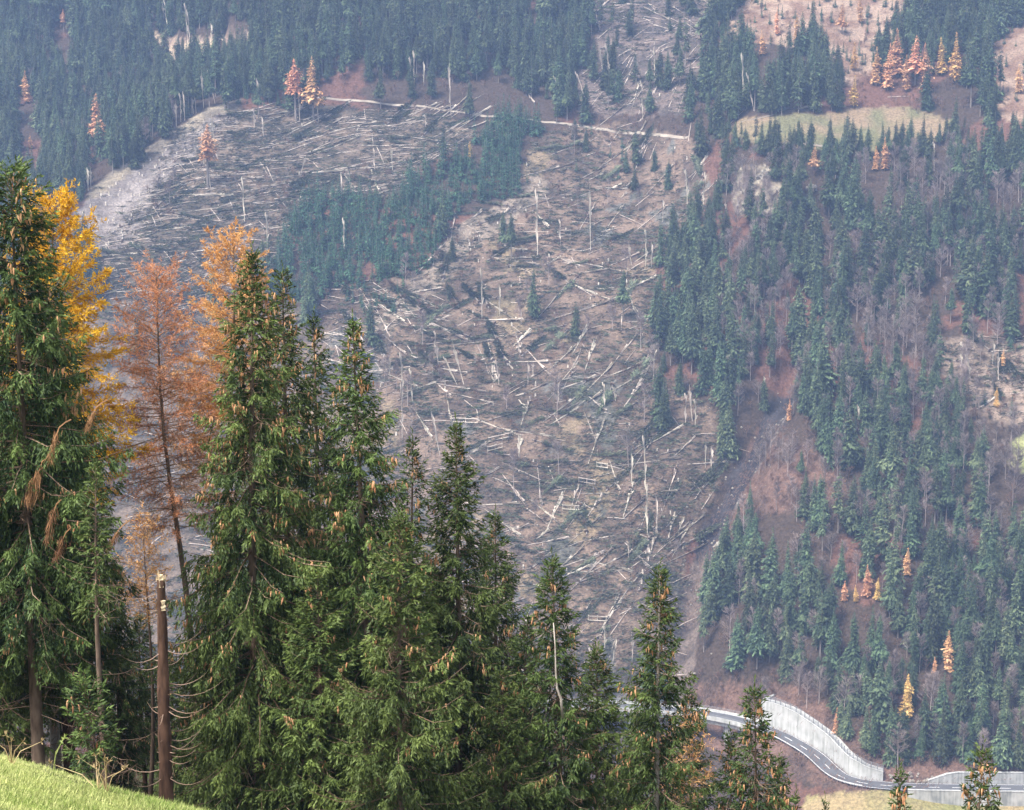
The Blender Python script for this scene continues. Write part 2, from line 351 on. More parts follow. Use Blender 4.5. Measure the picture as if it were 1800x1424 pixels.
# wander of the zone edges
wx = PXg + 16 * fbm(GX, GY, 22, 3, 31); wy = PYg + 12 * fbm(GX, GY, 22, 3, 37)
Z = dict(
    slash=[(310, 225), (370, 205), (520, 178), (640, 190), (790, 205), (850, 235), (800, 270), (720, 300), (690, 350), (560, 350), (500, 400), (470, 470), (430, 540), (330, 560), (180, 560), (160, 440), (250, 350)],
    scree=[(90, 405), (110, 388), (200, 318), (300, 247), (372, 203), (430, 200), (380, 235), (330, 275), (262, 345), (235, 420), (165, 455)],
    belt=[(690, 352), (720, 300), (800, 272), (850, 222), (870, 208), (945, 214), (960, 240), (905, 335), (790, 402), (745, 478), (600, 515), (540, 540), (470, 530), (500, 400), (560, 352)],
    clear=[(930, 255), (1000, 215), (1100, 220), (1215, 245), (1250, 330), (1235, 400), (1160, 470), (1150, 560), (1155, 660), (1265, 730), (1285, 800), (1210, 960), (1190, 1100), (1180, 1230), (880, 1230), (700, 1000), (560, 800), (520, 640), (560, 545), (600, 512), (745, 478), (795, 402), (905, 335)],
    strip=[(1030, -40), (1290, -40), (1240, 60), (1230, 150), (1200, 200), (1080, 205), (1010, 200), (1020, 120), (1045, 60)],
    topgrass=[(1255, 75), (1300, 20), (1330, -40), (1600, -40), (1590, 60), (1530, 130), (1500, 160), (1440, 90), (1330, 75)],
    rightgrass=[(1745, 70), (1830, 30), (1830, 230), (1745, 205)],
    bench=[(1278, 228), (1310, 200), (1440, 196), (1500, 188), (1600, 192), (1675, 205), (1678, 236), (1600, 262), (1440, 266), (1310, 250)],
    meadr=[(1755, 655), (1830, 622), (1830, 664), (1760, 664)],
    meadr2=[(1775, 775), (1830, 742), (1830, 850), (1783, 818)],
    fallr=[(1640, 600), (1720, 585), (1830, 600), (1830, 760), (1760, 745), (1690, 715)],
    brown=[(1345, 735), (1420, 780), (1490, 850), (1470, 900), (1350, 900), (1300, 925), (1285, 975), (1240, 1040), (1208, 1120), (1195, 1100), (1240, 950), (1300, 820)],
    cliff=[(1295, 290), (1350, 285), (1372, 320), (1360, 380), (1300, 385), (1285, 340)],
    lowleft=[(150, 545), (330, 560), (470, 535), (540, 545), (520, 640), (560, 800), (700, 1000), (880, 1230), (100, 1300), (100, 560)],
    topclear=[(270, 60), (380, 70), (440, 60), (445, 100), (380, 120), (300, 125), (270, 100)],
    shrub=[(1190, 1205), (1330, 1200), (1420, 1210), (1490, 1270), (1560, 1325), (1700, 1335), (1830, 1320), (1830, 1370), (1500, 1400), (1190, 1300)],
    meadow=[(1420, 1400), (1480, 1395), (1560, 1388), (1620, 1398), (1830, 1398), (1830, 1500), (1380, 1500)],
)
def zone(name, px, py): return inpoly(px, py, Z[name])
far_m = GY > 560
col = np.empty(GX.shape + (3,)); col[:] = (0.060, 0.043, 0.032)
red = fbm(GX, GY, 40, 3, 51)
col = np.where((red > 0.12)[..., None], np.array((0.125, 0.066, 0.048)), col)
def put(mask, c, c2=None, sc=14, seed=61):
    global col
    c = np.array(c)
    if c2 is not None:
        t = sstep(-0.35, 0.35, fbm(GX, GY, sc, 4, seed))[..., None]; c = c * (1 - t) + np.array(c2) * t
    col = np.where(mask[..., None], c, col)
put(zone('clear', wx, wy), (0.082, 0.061, 0.046), (0.195, 0.140, 0.103), 11, 62)
put(zone('clear', wx, wy) & (fbm(GX, GY, 34, 3, 64) > 0.30), (0.14, 0.112, 0.070), (0.24, 0.18, 0.115), 8, 65)
put(zone('clear', wx, wy) & (fbm(GX, GY, 24, 3, 66) < -0.34), (0.085, 0.085, 0.068), (0.15, 0.142, 0.125), 6, 67)
put(zone('slash', wx, wy) | zone('lowleft', wx, wy), (0.066, 0.056, 0.043), (0.165, 0.125, 0.094), 7, 68)
put(inpoly(wx, wy, [(735, 490), (790, 408), (900, 338), (940, 300), (965, 330), (880, 405), (800, 475), (740, 540), (660, 600), (640, 570)]), (0.14, 0.115, 0.09), (0.25, 0.20, 0.155), 8, 92)
put(zone('strip', wx, wy), (0.08, 0.066, 0.058), (0.17, 0.13, 0.11), 11, 69)
put(zone('scree', wx, wy), (0.15, 0.13, 0.12), (0.28, 0.245, 0.225), 5, 70)
put(zone('topgrass', wx, wy) | zone('rightgrass', wx, wy), (0.17, 0.105, 0.072), (0.31, 0.225, 0.165), 9, 71)
put(zone('topclear', wx, wy), (0.24, 0.17, 0.13), (0.40, 0.32, 0.22), 10, 72)
put(zone('bench', wx, wy), (0.145, 0.140, 0.072), (0.24, 0.175, 0.110), 12, 73)
put(zone('meadr', PXg, PYg) | zone('meadr2', PXg, PYg), (0.27, 0.29, 0.11), (0.36, 0.36, 0.16), 12, 74)
put(zone('brown', wx, wy) | zone('shrub', wx, wy), (0.085, 0.058, 0.046), (0.165, 0.100, 0.075), 9, 75)
put(zone('cliff', wx, wy), (0.13, 0.10, 0.08), (0.33, 0.29, 0.22), 4, 76)
put(zone('fallr', wx, wy), (0.17, 0.13, 0.10), (0.28, 0.21, 0.16), 10, 77)
put(zone('meadow', wx, wy) & (GY > 560), (0.20, 0.20, 0.075), (0.30, 0.23, 0.12), 18, 78)
dg_, ag_, sg_ = polydist(GX, GY, GULLY)
wg = 5.0 + 2.6 * fbm(GX, GY, 14, 3, 80)
put((dg_ < wg) & (PYg > 700) & (PYg < 985) & far_m & (GX > 0), (0.030, 0.027, 0.030), (0.060, 0.054, 0.056), 8, 81)
put((sg_ > 0) & (dg_ >= wg) & (dg_ < wg + 2.6) & (PYg > 700) & (PYg < 1010) & far_m & (fbm(GX, GY, 12, 3, 83) > -0.1), (0.10, 0.085, 0.078), (0.25, 0.22, 0.20), 4, 82)
put((dg_ < wg + 1) & (PYg >= 985) & (PYg < 1230) & far_m & (GX > 0), (0.07, 0.055, 0.047), (0.16, 0.125, 0.105), 5, 84)
dc_, _, sc_ = polydist(GX, GY, CREST)
put((dc_ < 5.5) & far_m & (fbm(GX, GY, 26, 3, 86) > -0.35) & (PXg < 420), (0.15, 0.128, 0.10), (0.29, 0.245, 0.18), 7, 87)
put(~far_m & (GY < 60), (0.16, 0.20, 0.05), (0.26, 0.28, 0.09), 3, 88)
put(~far_m & (GY >= 24) & (GY < 560), (0.06, 0.05, 0.03), (0.11, 0.10, 0.045), 12, 89)

def ground_mat():
    m = bpy.data.materials.new('ground_cover'); m.use_nodes = True; N = m.node_tree.nodes; Lk = m.node_tree.links; p = N['Principled BSDF']
    p.inputs['Roughness'].default_value = 0.95; p.inputs['Specular IOR Level'].default_value = 0.1
    a = N.new('ShaderNodeAttribute'); a.attribute_name = 'cover'; tc = N.new('ShaderNodeTexCoord')
    n1 = N.new('ShaderNodeTexNoise'); n1.inputs['Scale'].default_value = 0.75; n1.inputs['Detail'].default_value = 9; n1.inputs['Roughness'].default_value = 0.78
    Lk.new(tc.outputs['Object'], n1.inputs['Vector'])
    mr = N.new('ShaderNodeMapRange'); mr.inputs[1].default_value = 0.32; mr.inputs[2].default_value = 0.68; mr.inputs[3].default_value = 0.38; mr.inputs[4].default_value = 1.60
    Lk.new(n1.outputs['Fac'], mr.inputs[0])
    mx = N.new('ShaderNodeVectorMath'); mx.operation = 'SCALE'; Lk.new(a.outputs['Color'], mx.inputs[0]); Lk.new(mr.outputs[0], mx.inputs['Scale'])
    Lk.new(mx.outputs[0], p.inputs['Base Color'])
    n2 = N.new('ShaderNodeTexNoise'); n2.inputs['Scale'].default_value = 0.35; n2.inputs['Detail'].default_value = 8; Lk.new(tc.outputs['Object'], n2.inputs['Vector'])
    b = N.new('ShaderNodeBump'); b.inputs['Strength'].default_value = 0.9; b.inputs['Distance'].default_value = 1.6
    Lk.new(n2.outputs['Fac'], b.inputs['Height']); Lk.new(b.outputs[0], p.inputs['Normal'])
    return m
ny, nx = GX.shape
ii = (np.arange(ny - 1)[:, None] * nx + np.arange(nx - 1)[None]).ravel()
me = mesh_np('ground', np.stack([GX, GY, GZ], -1).reshape(-1, 3), np.stack([ii, ii + 1, ii + nx + 1, ii + nx], -1), [ground_mat()], None, {'cover': col.reshape(-1, 3)}, True)
obj('ground', me, kind='structure')
def Hm(x, y):
    """height of the ground mesh as built (bilinear on its grid)"""
    x = np.asarray(x, float); y = np.asarray(y, float)
    i = np.clip(np.searchsorted(gx, x) - 1, 0, nx - 2); j = np.clip(np.searchsorted(gy, y) - 1, 0, ny - 2)
    tx = (x - gx[i]) / (gx[i + 1] - gx[i]); ty = (y - gy[j]) / (gy[j + 1] - gy[j])
    return (GZ[j, i] * (1 - tx) + GZ[j, i + 1] * tx) * (1 - ty) + (GZ[j + 1, i] * (1 - tx) + GZ[j + 1, i + 1] * tx) * ty
def ground_pts(px, py):
    P = hit(px, py); P[:, 2] = Hm(P[:, 0], P[:, 1]); return P

# ------------------------------------------------------------------ roads
def ribbon(name, pl, w, m, lift, kind='structure', cross=None, thick=0.0):
    T = np.gradient(pl[:, :2], axis=0); T /= np.linalg.norm(T, axis=1)[:, None]; Nn = np.stack([-T[:, 1], T[:, 0]], 1)
    offs = np.linspace(-w / 2, w / 2, 5); V = []
    for o in offs:
        xy = pl[:, :2] + Nn * o
        z = Hm(xy[:, 0], xy[:, 1]) + lift if cross is None else pl[:, 2] + cross
        V.append(np.column_stack([xy, z]))
    V = np.stack(V, 1); k = len(pl); i = (np.arange(k - 1)[:, None] * 5 + np.arange(4)[None]).ravel()
    return mesh_np(name, V.reshape(-1, 3), np.stack([i, i + 1, i + 6, i + 5], -1), [m], None, None, True)
def track(pts, w, name, seed):
    P = ground_pts([p[0] for p in pts], [p[1] for p in pts]); P = catmull(P, 10)
    P[:, :2] += 0.5 * np.stack([fbm(P[:, 0], P[:, 1], 20, 2, seed), fbm(P[:, 0], P[:, 1], 20, 2, seed + 1)], 1)
    return obj(name, ribbon(name, P, w, M['gravel'], 0.35), kind='structure')
track([(524, 168), (560, 172), (620, 177), (700, 186), (770, 193), (830, 201), (870, 205), (930, 211), (1000, 219), (1060, 228), (1130, 236), (1208, 243)], 2.1, 'forest_road', 90)
track([(1405, 252), (1440, 257), (1478, 260), (1500, 262)], 2.2, 'forest_road', 95)

def offset(pl, o, dz=0.0):
    T = np.gradient(pl[:, :2], axis=0); T /= np.linalg.norm(T, axis=1)[:, None]
    Q = pl.copy(); Q[:, 0] += T[:, 1] * o; Q[:, 1] -= T[:, 0] * o; Q[:, 2] += dz; return Q     # + = uphill side
def cut(pl, a0, a1, step=2.0):
    n = max(2, int(abs(a1 - a0) / step) + 1); a = np.linspace(a0, a1, n)
    return np.column_stack([np.interp(a, RARC, pl[:, k]) for k in range(3)])
ROADF = cut(ROAD, 0, RARC[-1], 1.5)
A = _arc_at
rd = obj('main_road', ribbon('main_road', ROADF, 8.4, M['asphalt'], 0, cross=0.0), kind='structure')
for sd in (-3.7, 3.7):
    obj('edge_line', ribbon('edge_line', offset(ROADF, sd), 0.22, M['white'], 0, cross=0.02), rd)
a = 20.0
while a < A(1300):
    obj('lane_dash', ribbon('lane_dash', cut(ROAD, a, a + 4.5, 1.2), 0.34, M['white'], 0, cross=0.02), rd); a += 9.5

def wall_mesh(top, bot, thick, m, name):
    """a solid wall between a top and a bottom line of equal length, thick to its uphill side"""
    tb = offset(top, thick); bb = offset(bot, thick); k = len(top)
    V = np.concatenate([bot, top, tb, bb]); F4 = []
    for i in range(k - 1):
        for q in range(4):
            a_, b_ = q * k, ((q + 1) % 4) * k
            F4.append([a_ + i, a_ + i + 1, b_ + i + 1, b_ + i])
    F4 += [[0, k, 2 * k, 3 * k], [k - 1, 4 * k - 1, 3 * k - 1, 2 * k - 1]]
    return mesh_np(name, V, np.array(F4), [m])
def panel_wall(name, a0, a1, off, zt, zb, panel, thick, mtl, label, cap=0.5):
    """wall of cast panels with recessed joints: zt(arc), zb(arc) are heights above the road"""
    n = max(1, int(round(abs(a1 - a0) / panel))); ed = np.linspace(a0, a1, n + 1)
    c = cut(ROAD, a0, a1, 2.0)[0]
    root = obj(name, None, label=label, cat='wall', loc=(0, 0, 0))
    g = 0.05 * np.sign(a1 - a0)
    full = np.linspace(a0, a1, max(2, int(abs(a1 - a0) / 1.5)))
    def ln(aa, o, zf): 
        P = np.column_stack([np.interp(aa, RARC, ROAD[:, k]) for k in range(3)])
        T = np.column_stack([np.gradient(np.interp(np.stack([aa - .5, aa, aa + .5]), RARC, ROAD[:, k]), axis=0)[1] for k in range(2)])
        T /= np.linalg.norm(T, axis=1)[:, None]
        P[:, 0] += T[:, 1] * o; P[:, 1] -= T[:, 0] * o; P[:, 2] += zf(aa); return P
    for i in range(n):
        aa = np.linspace(ed[i] + g, ed[i + 1] - g, 4)
        obj('panel', wall_mesh(ln(aa, off, lambda q: zt(q) - 0.0), ln(aa, off, zb), 0.4, mtl, 'panel'), root)
    obj('backing', wall_mesh(ln(full, off + 0.08, lambda q: zt(q) - 0.05), ln(full, off + 0.08, zb), thick, mtl, 'backing'), root)
    if cap: obj('coping', wall_mesh(ln(full, off - 0.12, lambda q: zt(q) + 0.28), ln(full, off - 0.12, lambda q: zt(q) + 0.003), thick + 0.3, mtl, 'coping'), root)
    return root, ln
wtop = lambda q: np.interp(q, [A(1553), A(1520), A(1490), A(1440), A(1400), A(1375), A(1345), A(1326)], [3.6, 5.0, 6.6, 8.2, 9.4, 10.2, 10.2, 9.2])
wroot, wln = panel_wall('retaining_wall', A(1553), A(1326), 4.9, wtop, lambda q: -0.6 + 0 * q, 9.0, 3.4, M['concrete'], 'tall curved white concrete retaining wall rising beside the road bend')
obj('end_face', wall_mesh(np.array([offset(cut(ROAD, A(1326), A(1324)), o, 9.6)[-1] for o in (4.9, 8.5, 12, 16)]), np.array([offset(cut(ROAD, A(1326), A(1324)), o, -1)[-1] for o in (4.9, 8.5, 12, 16)]), 1.2, M['concrete'], 'end_face'), wroot)
panel_wall('retaining_wall', 2, A(1636), 5.0, lambda q: np.interp(q, [A(1800), A(1690), A(1670), A(1634)], [4.4, 4.3, 3.6, 0.5]), lambda q: -0.6 + 0 * q, 5.0, 1.0, M['greyconcrete'], 'low grey concrete retaining wall on the uphill side of the straight road')
panel_wall('retaining_wall', 2, A(1592), -5.6, lambda q: 0.7 + 0 * q, lambda q: np.interp(q, [A(1760), A(1690), A(1640), A(1592)], [-6.4, -6.6, -5.4, -3.4]), 3.6, 0.7, M['greyconcrete'], 'panelled concrete wall carrying the road above the meadow')
# fence on the tall wall
fr = obj('safety_fence', None, label='grey steel post and rail fence along the top of the tall white wall', cat='fence')
fa = np.arange(A(1553), A(1330), 2.6); fp = wln(fa, 5.3, lambda q: wtop(q) + 0.2)
b = MB(); b.box((0, 0, 1.3), (0.26, 0.26, 2.6)); pm = b.mesh('post', [M['steel']])
for q in fp: obj('post', pm, fr, loc=q)
for h in (0.4, 0.9, 1.4, 1.9, 2.45):
    b = MB(); b.tube(fp + [0, 0, h], 0.09, 4); obj('rail', b.mesh('rail', [M['steel']]), fr)
# guard rail on the valley side of the bend
gr = obj('guard_rail', None, label='white guard rail on the outer edge of the road bend', cat='guard rail')
ga = np.arange(A(1520), A(1330), 3.0); gp = offset(np.column_stack([np.interp(ga, RARC, ROAD[:, k]) for k in range(3)]), -4.5)
b = MB(); b.box((0, 0, 0.3), (0.14, 0.14, 1.1)); pm = b.mesh('post', [M['steel']])
for q in gp: obj('post', pm, gr, loc=q)
obj('rail', wall_mesh(gp + [0, 0, 0.85], gp + [0, 0, 0.5], 0.08, M['white'], 'rail'), gr)
# viaduct over the gully
vr = obj('viaduct', None, label='white road viaduct crossing the gully behind the spruce tops', cat='bridge')
va = np.linspace(A(1328), RARC[-1] - 1, 60); vc = np.column_stack([np.interp(va, RARC, ROAD[:, k]) for k in range(3)])
def slab(o0, o1, z0, z1, name, m): obj(name, wall_mesh(offset(vc, o0, z1), offset(vc, o0, z0), o1 - o0, m, name), vr)
slab(-5.2, 5.2, -0.75, -0.05, 'deck', M['concrete']); slab(-3.6, -2.4, -3.0, -0.76, 'girder', M['concrete']); slab(2.4, 3.6, -3.0, -0.76, 'girder', M['concrete'])
slab(-5.2, -4.8, -0.04, 1.1, 'kerb', M['concrete']); slab(4.8, 5.2, -0.04, 0.75, 'kerb', M['concrete'])
b = MB(); b.box((0, 0, 0.55), (0.12, 0.12, 1.1)); pm = b.mesh('railing_post', [M['steel']])
for sd in (-5.0, 5.0):
    rl = offset(vc, sd, 0.75)
    for q in rl[::2]: obj('railing_post', pm, vr, loc=q)
    for h in (0.55, 1.05):
        b = MB(); b.tube(rl + [0, 0, h], 0.07, 4); obj('railing', b.mesh('railing', [M['steel']]), vr)
for px in (1278, 1190, 1110, 1010):
    q = np.array([np.interp(A(px), RARC, ROAD[:, k]) for k in range(3)]); zb = float(Hm(q[0], q[1])) - 1
    b = MB(); b.box((q[0], q[1], (q[2] - 3.0 + zb) / 2), (2.2, 5.4, q[2] - 3.0 - zb)); obj('pier', b.mesh('pier', [M['greyconcrete']]), vr)
# boulders at the end of the tall wall
def boulder_mesh(seed):
    r = np.random.default_rng(seed); V = []; n, k = 7, 5
    for i in range(1, k):
        th = math.pi * i / k
        for j in range(n):
            ph = 2 * math.pi * j / n + 0.3 * i; q = r.uniform(0.72, 1.15)
            V.append([q * math.sin(th) * math.cos(ph), q * math.sin(th) * math.sin(ph), 0.75 * q * math.cos(th)])
    V += [[0, 0, 0.75], [0, 0, -0.75]]; Ft = []; Fq = []
    for i in range(k - 2):
        for j in range(n): Fq.append([i * n + j, (i + 1) * n + j, (i + 1) * n + (j + 1) % n, i * n + (j + 1) % n])
    t = len(V) - 2
    for j in range(n): Ft += [[t, j, (j + 1) % n], [t + 1, (k - 2) * n + (j + 1) % n, (k - 2) * n + j]]
    return mesh_np('boulder', np.array(V), [np.array(Ft), np.array(Fq)], [M['rock']])
bms = [boulder_mesh(s) for s in range(5)]
for i in range(26):
    q = np.array([np.interp(A(1640 - 3.2 * i + random.uniform(-3, 3)), RARC, ROAD[:, k]) for k in range(3)])
    q = offset(np.array([q, q + [-1, .3, 0]]), random.uniform(5.6, 9.0))[0]
    if i > 18: q = offset(np.array([q, q + [-1, .3, 0]]), -1.5)[0]
    s = random.uniform(0.5, 1.1)
    obj('boulder', bms[i % 5], loc=(q[0], q[1], float(Hm(q[0], q[1])) + 0.35 * s), rot=(random.random(), random.random(), random.random() * 6), scale=s,
        label='pale grey boulder in the heap between the two road walls', cat='boulder', group='boulders heaped beside the road')
# ------------------------------------------------------------------ far vegetation: meshes
def kites(B, D, L, Wd, droop):
    """flat pointed sprays: base, two shoulders, tip; 2 triangles each"""
    n = len(B); D = D / np.linalg.norm(D, axis=1)[:, None]; Sd = np.cross(D, [0, 0, 1.0]); Sd /= np.linalg.norm(Sd, axis=1)[:, None] + 1e-9
    L = L[:, None]; Wd = Wd[:, None]; dn = np.array([[0, 0, -1.0]])
    V = np.stack([B, B + 0.6 * L * D + Wd * Sd + dn * droop[:, None] * 0.75, B + L * D + dn * droop[:, None], B + 0.6 * L * D - Wd * Sd + dn * droop[:, None] * 0.75], 1).reshape(-1, 3)
    o = (np.arange(n) * 4)[:, None, None]
    return V, (o + np.array([[0, 1, 2], [0, 2, 3]])[None]).reshape(-1, 3)
def far_conifer(seed, h=25.0, R=3.1, base=0.12, whorls=34, per=8, gap=0.0, taper=0.85, dead=False, foliage='far', thick=1.0, tilt=0.35, asym=0.22, dead_top=0.0):
    r = np.random.default_rng(seed)
    tb = MB(); tb.tube([[0, 0, -2.0], [0, 0, h * 0.35], [0.15, 0.1, h * 0.7], [0, 0, h]], [0.30 * thick, 0.25 * thick, 0.16 * thick, 0.03], 6)
    cb = MB(); az0 = r.uniform(0, 6.28)
    for i in range(whorls):
        t = (i + r.uniform(-.3, .3)) / (whorls - 1); t = min(max(t, 0.0), 1.0)
        z = h * (1 - t * (1 - base)); lobes = 1 + 0.22 * math.sin(seed * 3 + 9 * t) + 0.10 * r.normal()
        rr = max(0.30, R * (t ** taper) * lobes * (1 if t < 0.86 else 1 - (t - .86) * 2.4)); k = per if t > 0.15 else 5
        if r.random() < gap or t < dead_top: continue
        az = r.uniform(0, 6.283) + np.arange(k) * 6.283 / k + r.normal(0, .22, k)
        Lr = rr * r.uniform(0.55, 1.2, k) * (1 + asym * np.cos(az - az0 - 5 * t))
        D = np.column_stack([np.cos(az), np.sin(az), np.full(k, 0.35 - 0.55 * t)]); B0 = np.tile([0, 0, z], (k, 1)); B0[:, 2] += r.normal(0, .25, k)
        tint = np.clip(r.normal(0.45, 0.28, k), 0, 1)
        V, T = kites(B0, D, Lr, 0.15 * Lr + 0.08, Lr * tilt * r.uniform(.6, 1.3, k)); cb.add(V, T, 0, np.repeat(tint, 4))
        for q in range(3):       # hanging sprays
            f = r.uniform(0.35, 0.95, k)[:, None]; B1 = B0 + f * Lr[:, None] * D / np.linalg.norm(D, axis=1)[:, None] - np.array([0, 0, 1]) * (f * Lr[:, None] * tilt * .7)
            a2 = az + r.normal(0, .9, k); D1 = np.column_stack([np.cos(a2), np.sin(a2), r.uniform(-1.3, 0.1, k)])
            V, T = kites(B1, D1, 0.30 * Lr + 0.25, 0.06 * Lr + 0.06, 0.1 * Lr); cb.add(V, T, 0, np.repeat(np.clip(tint + r.normal(0.05, .18, k), 0, 1), 4))
    cb.spindles([[0, 0, h - 0.6]], [[0, 0, 1.0]], 1.5, 0.14, 0, 0.5)
    return tb.mesh('trunk', [M['fartrunk']]), cb.mesh('crown', [M[foliage]]), tb, cb
def joined(tb, cb, name, mats):
    j = MB()
    for k, src in enumerate((tb, cb)):
        off = j.n; j.v += src.v; j.t += src.t; j.n += src.n
        for q in (3, 4):
            j.f[q] += [f + off for f in src.f[q]]; j.m[q] += [np.full(len(f), k) for f in src.f[q]]
    return j.mesh(name, mats)
def bare_tree(seed, h=15.0, spread=3.2, n1=34, n2=22, wide=1.0, mt='bare', thick=1.0):
    r = np.random.default_rng(seed); b = MB(); lean = r.normal(0, .04, 2)
    top = np.array([lean[0] * h, lean[1] * h, h]); b.tube([[0, 0, -1.5], top * .5, top * .97], [0.20 * thick, 0.14 * thick, 0.03], 5, 0, 0.95)
    for i in range(n1):
        t = r.uniform(0.28, 0.97); p0 = top * t; az = r.uniform(0, 6.283); L = spread * (1.15 - t) ** 0.6 * r.uniform(.7, 1.2)
        d = np.array([math.cos(az), math.sin(az), r.uniform(.5, 1.3)]); d /= np.linalg.norm(d); p1 = p0 + d * L
        b.spindles([p0], [d], L, 0.07 * wide, 0, 0.8)
        q = r.uniform(0.25, 1, n2)[:, None]; Bs = p0 + q * d * L; Ds = d + r.normal(0, .55, (n2, 3)) + [0, 0, .25]
        b.spindles(Bs, Ds, r.uniform(.7, 1.8, n2) * (0.6 + spread / 8), 0.036 * wide, 0, r.uniform(0.1, .9, n2))
    return b.mesh('bare_tree', [M[mt]])
def log_mesh(seed, stubs=7):
    """unit log lying along +x: length 1 (scaled later), radius 1"""
    r = np.random.default_rng(seed); b = MB()
    b.tube([[0, 0, 0], [0.25, r.normal(0, .3), 0], [0.6, r.normal(0, .5), 0.1], [1, r.normal(0, .6), 0]], [1.0, .88, .68, .35], 6, 0, 0.5)
    for i in range(stubs):
        x = r.uniform(.3, .95); a = r.uniform(0, 6.283)
        b.spindles([[x, 0, 0]], [[0.06, math.cos(a), abs(math.sin(a))]], 4.0, 0.16, 0, 0.4)
    return b.mesh('fallen_log', [M['log']])
def stump_mesh(seed):
    r = np.random.default_rng(seed); b = MB(); n = 7; a = np.arange(n) * 6.283 / n
    top = r.uniform(.55, 1.25, n)
    ring = lambda rad_, z: np.column_stack([rad_ * np.cos(a), rad_ * np.sin(a), np.broadcast_to(z, (n,))])
    V = np.vstack([ring(.62, -.6), ring(.40, .25), ring(.34, top), [[0.03, 0, .55]]]); Fq = []; Ft = []
    for k in range(2):
        for j in range(n): Fq.append([k * n + j, k * n + (j + 1) % n, (k + 1) * n + (j + 1) % n, (k + 1) * n + j])
    for j in range(n): Ft.append([2 * n + j, 2 * n + (j + 1) % n, 3 * n])
    return mesh_np('tree_stump', V, [np.array(Ft), np.array(Fq)], [M['stump']])
def root_mesh(seed):
    r = np.random.default_rng(seed); b = MB(); k = 9; a = np.arange(k) * 6.283 / k; q = r.uniform(.8, 1.3, k)
    V = np.vstack([np.column_stack([np.full(k, -.25), q * np.cos(a), q * np.sin(a)]), np.column_stack([np.full(k, .25), .8 * q * np.cos(a), .8 * q * np.sin(a)]), [[-.5, 0, 0]], [[.3, 0, 0]]])
    Fq = [[j, (j + 1) % k, k + (j + 1) % k, k + j] for j in range(k)]; Ft = [[2 * k, (j + 1) % k, j] for j in range(k)] + [[2 * k + 1, k + j, k + (j + 1) % k] for j in range(k)]
    return mesh_np('root_plate', V, [np.array(Ft), np.array(Fq)], [M['root']])

spruce_var = [far_conifer(100 + i, h=25, R=rr, base=bb, whorls=54, per=12, thick=tk, taper=tp) for i, (rr, bb, tk, tp) in enumerate(
    [(4.8, .05, 1, .8), (4.2, .08, 1, .85), (5.3, .04, 1, .75), (3.8, .28, 1.1, .7), (4.4, .12, 1, .8), (3.3, .42, 1.1, .6), (4.6, .06, 1, .95), (3.8, .20, 1, .75)])]
spruce_var += [far_conifer(120, h=25, R=3.4, base=.15, whorls=44, per=10, gap=.22, taper=.55, asym=.4), far_conifer(121, h=25, R=3.6, base=.10, whorls=50, per=11, taper=.6, asym=.35, dead_top=.10), far_conifer(122, h=25, R=4.8, base=.05, whorls=54, per=12, taper=.65, asym=.3), far_conifer(123, h=25, R=2.6, base=.34, whorls=40, per=9, gap=.25, taper=.5, asym=.45, dead_top=.05)]
young_var = [far_conifer(130 + i, h=9, R=rr, base=.02, whorls=17, per=7, foliage='young', thick=.5, taper=.8) for i, rr in enumerate([2.0, 1.7, 2.3, 1.9])]
thin_var = [far_conifer(140 + i, h=25, R=1.7, base=bb, whorls=22, per=5, gap=.2, taper=.5) for i, bb in enumerate([.45, .6])]
larch_var = [far_conifer(150 + i, h=20, R=2.6, base=bb, whorls=36, per=10, gap=.05, foliage='farlarch', thick=.9, taper=.7) for i, bb in enumerate([.12, .30, .5])]
gold_var = [far_conifer(160 + i, h=20, R=2.5, base=.12, whorls=36, per=10, foliage='fargold', thick=.9, taper=.75) for i in range(2)]
bare_var = [bare_tree(170, 16, 5.2), bare_tree(171, 17, 4.0), bare_tree(172, 14, 5.6), bare_tree(173, 19, 4.6), bare_tree(174, 13, 3.6, thick=.8)]
tuft_var = [bare_tree(180 + i, 5, 3.0, 14, 12, 1.1, 'scrub', .4) for i in range(3)]
log_var = [log_mesh(190 + i) for i in range(4)]; stump_var = [stump_mesh(200 + i) for i in range(4)]; root_var = [root_mesh(210 + i) for i in range(2)]

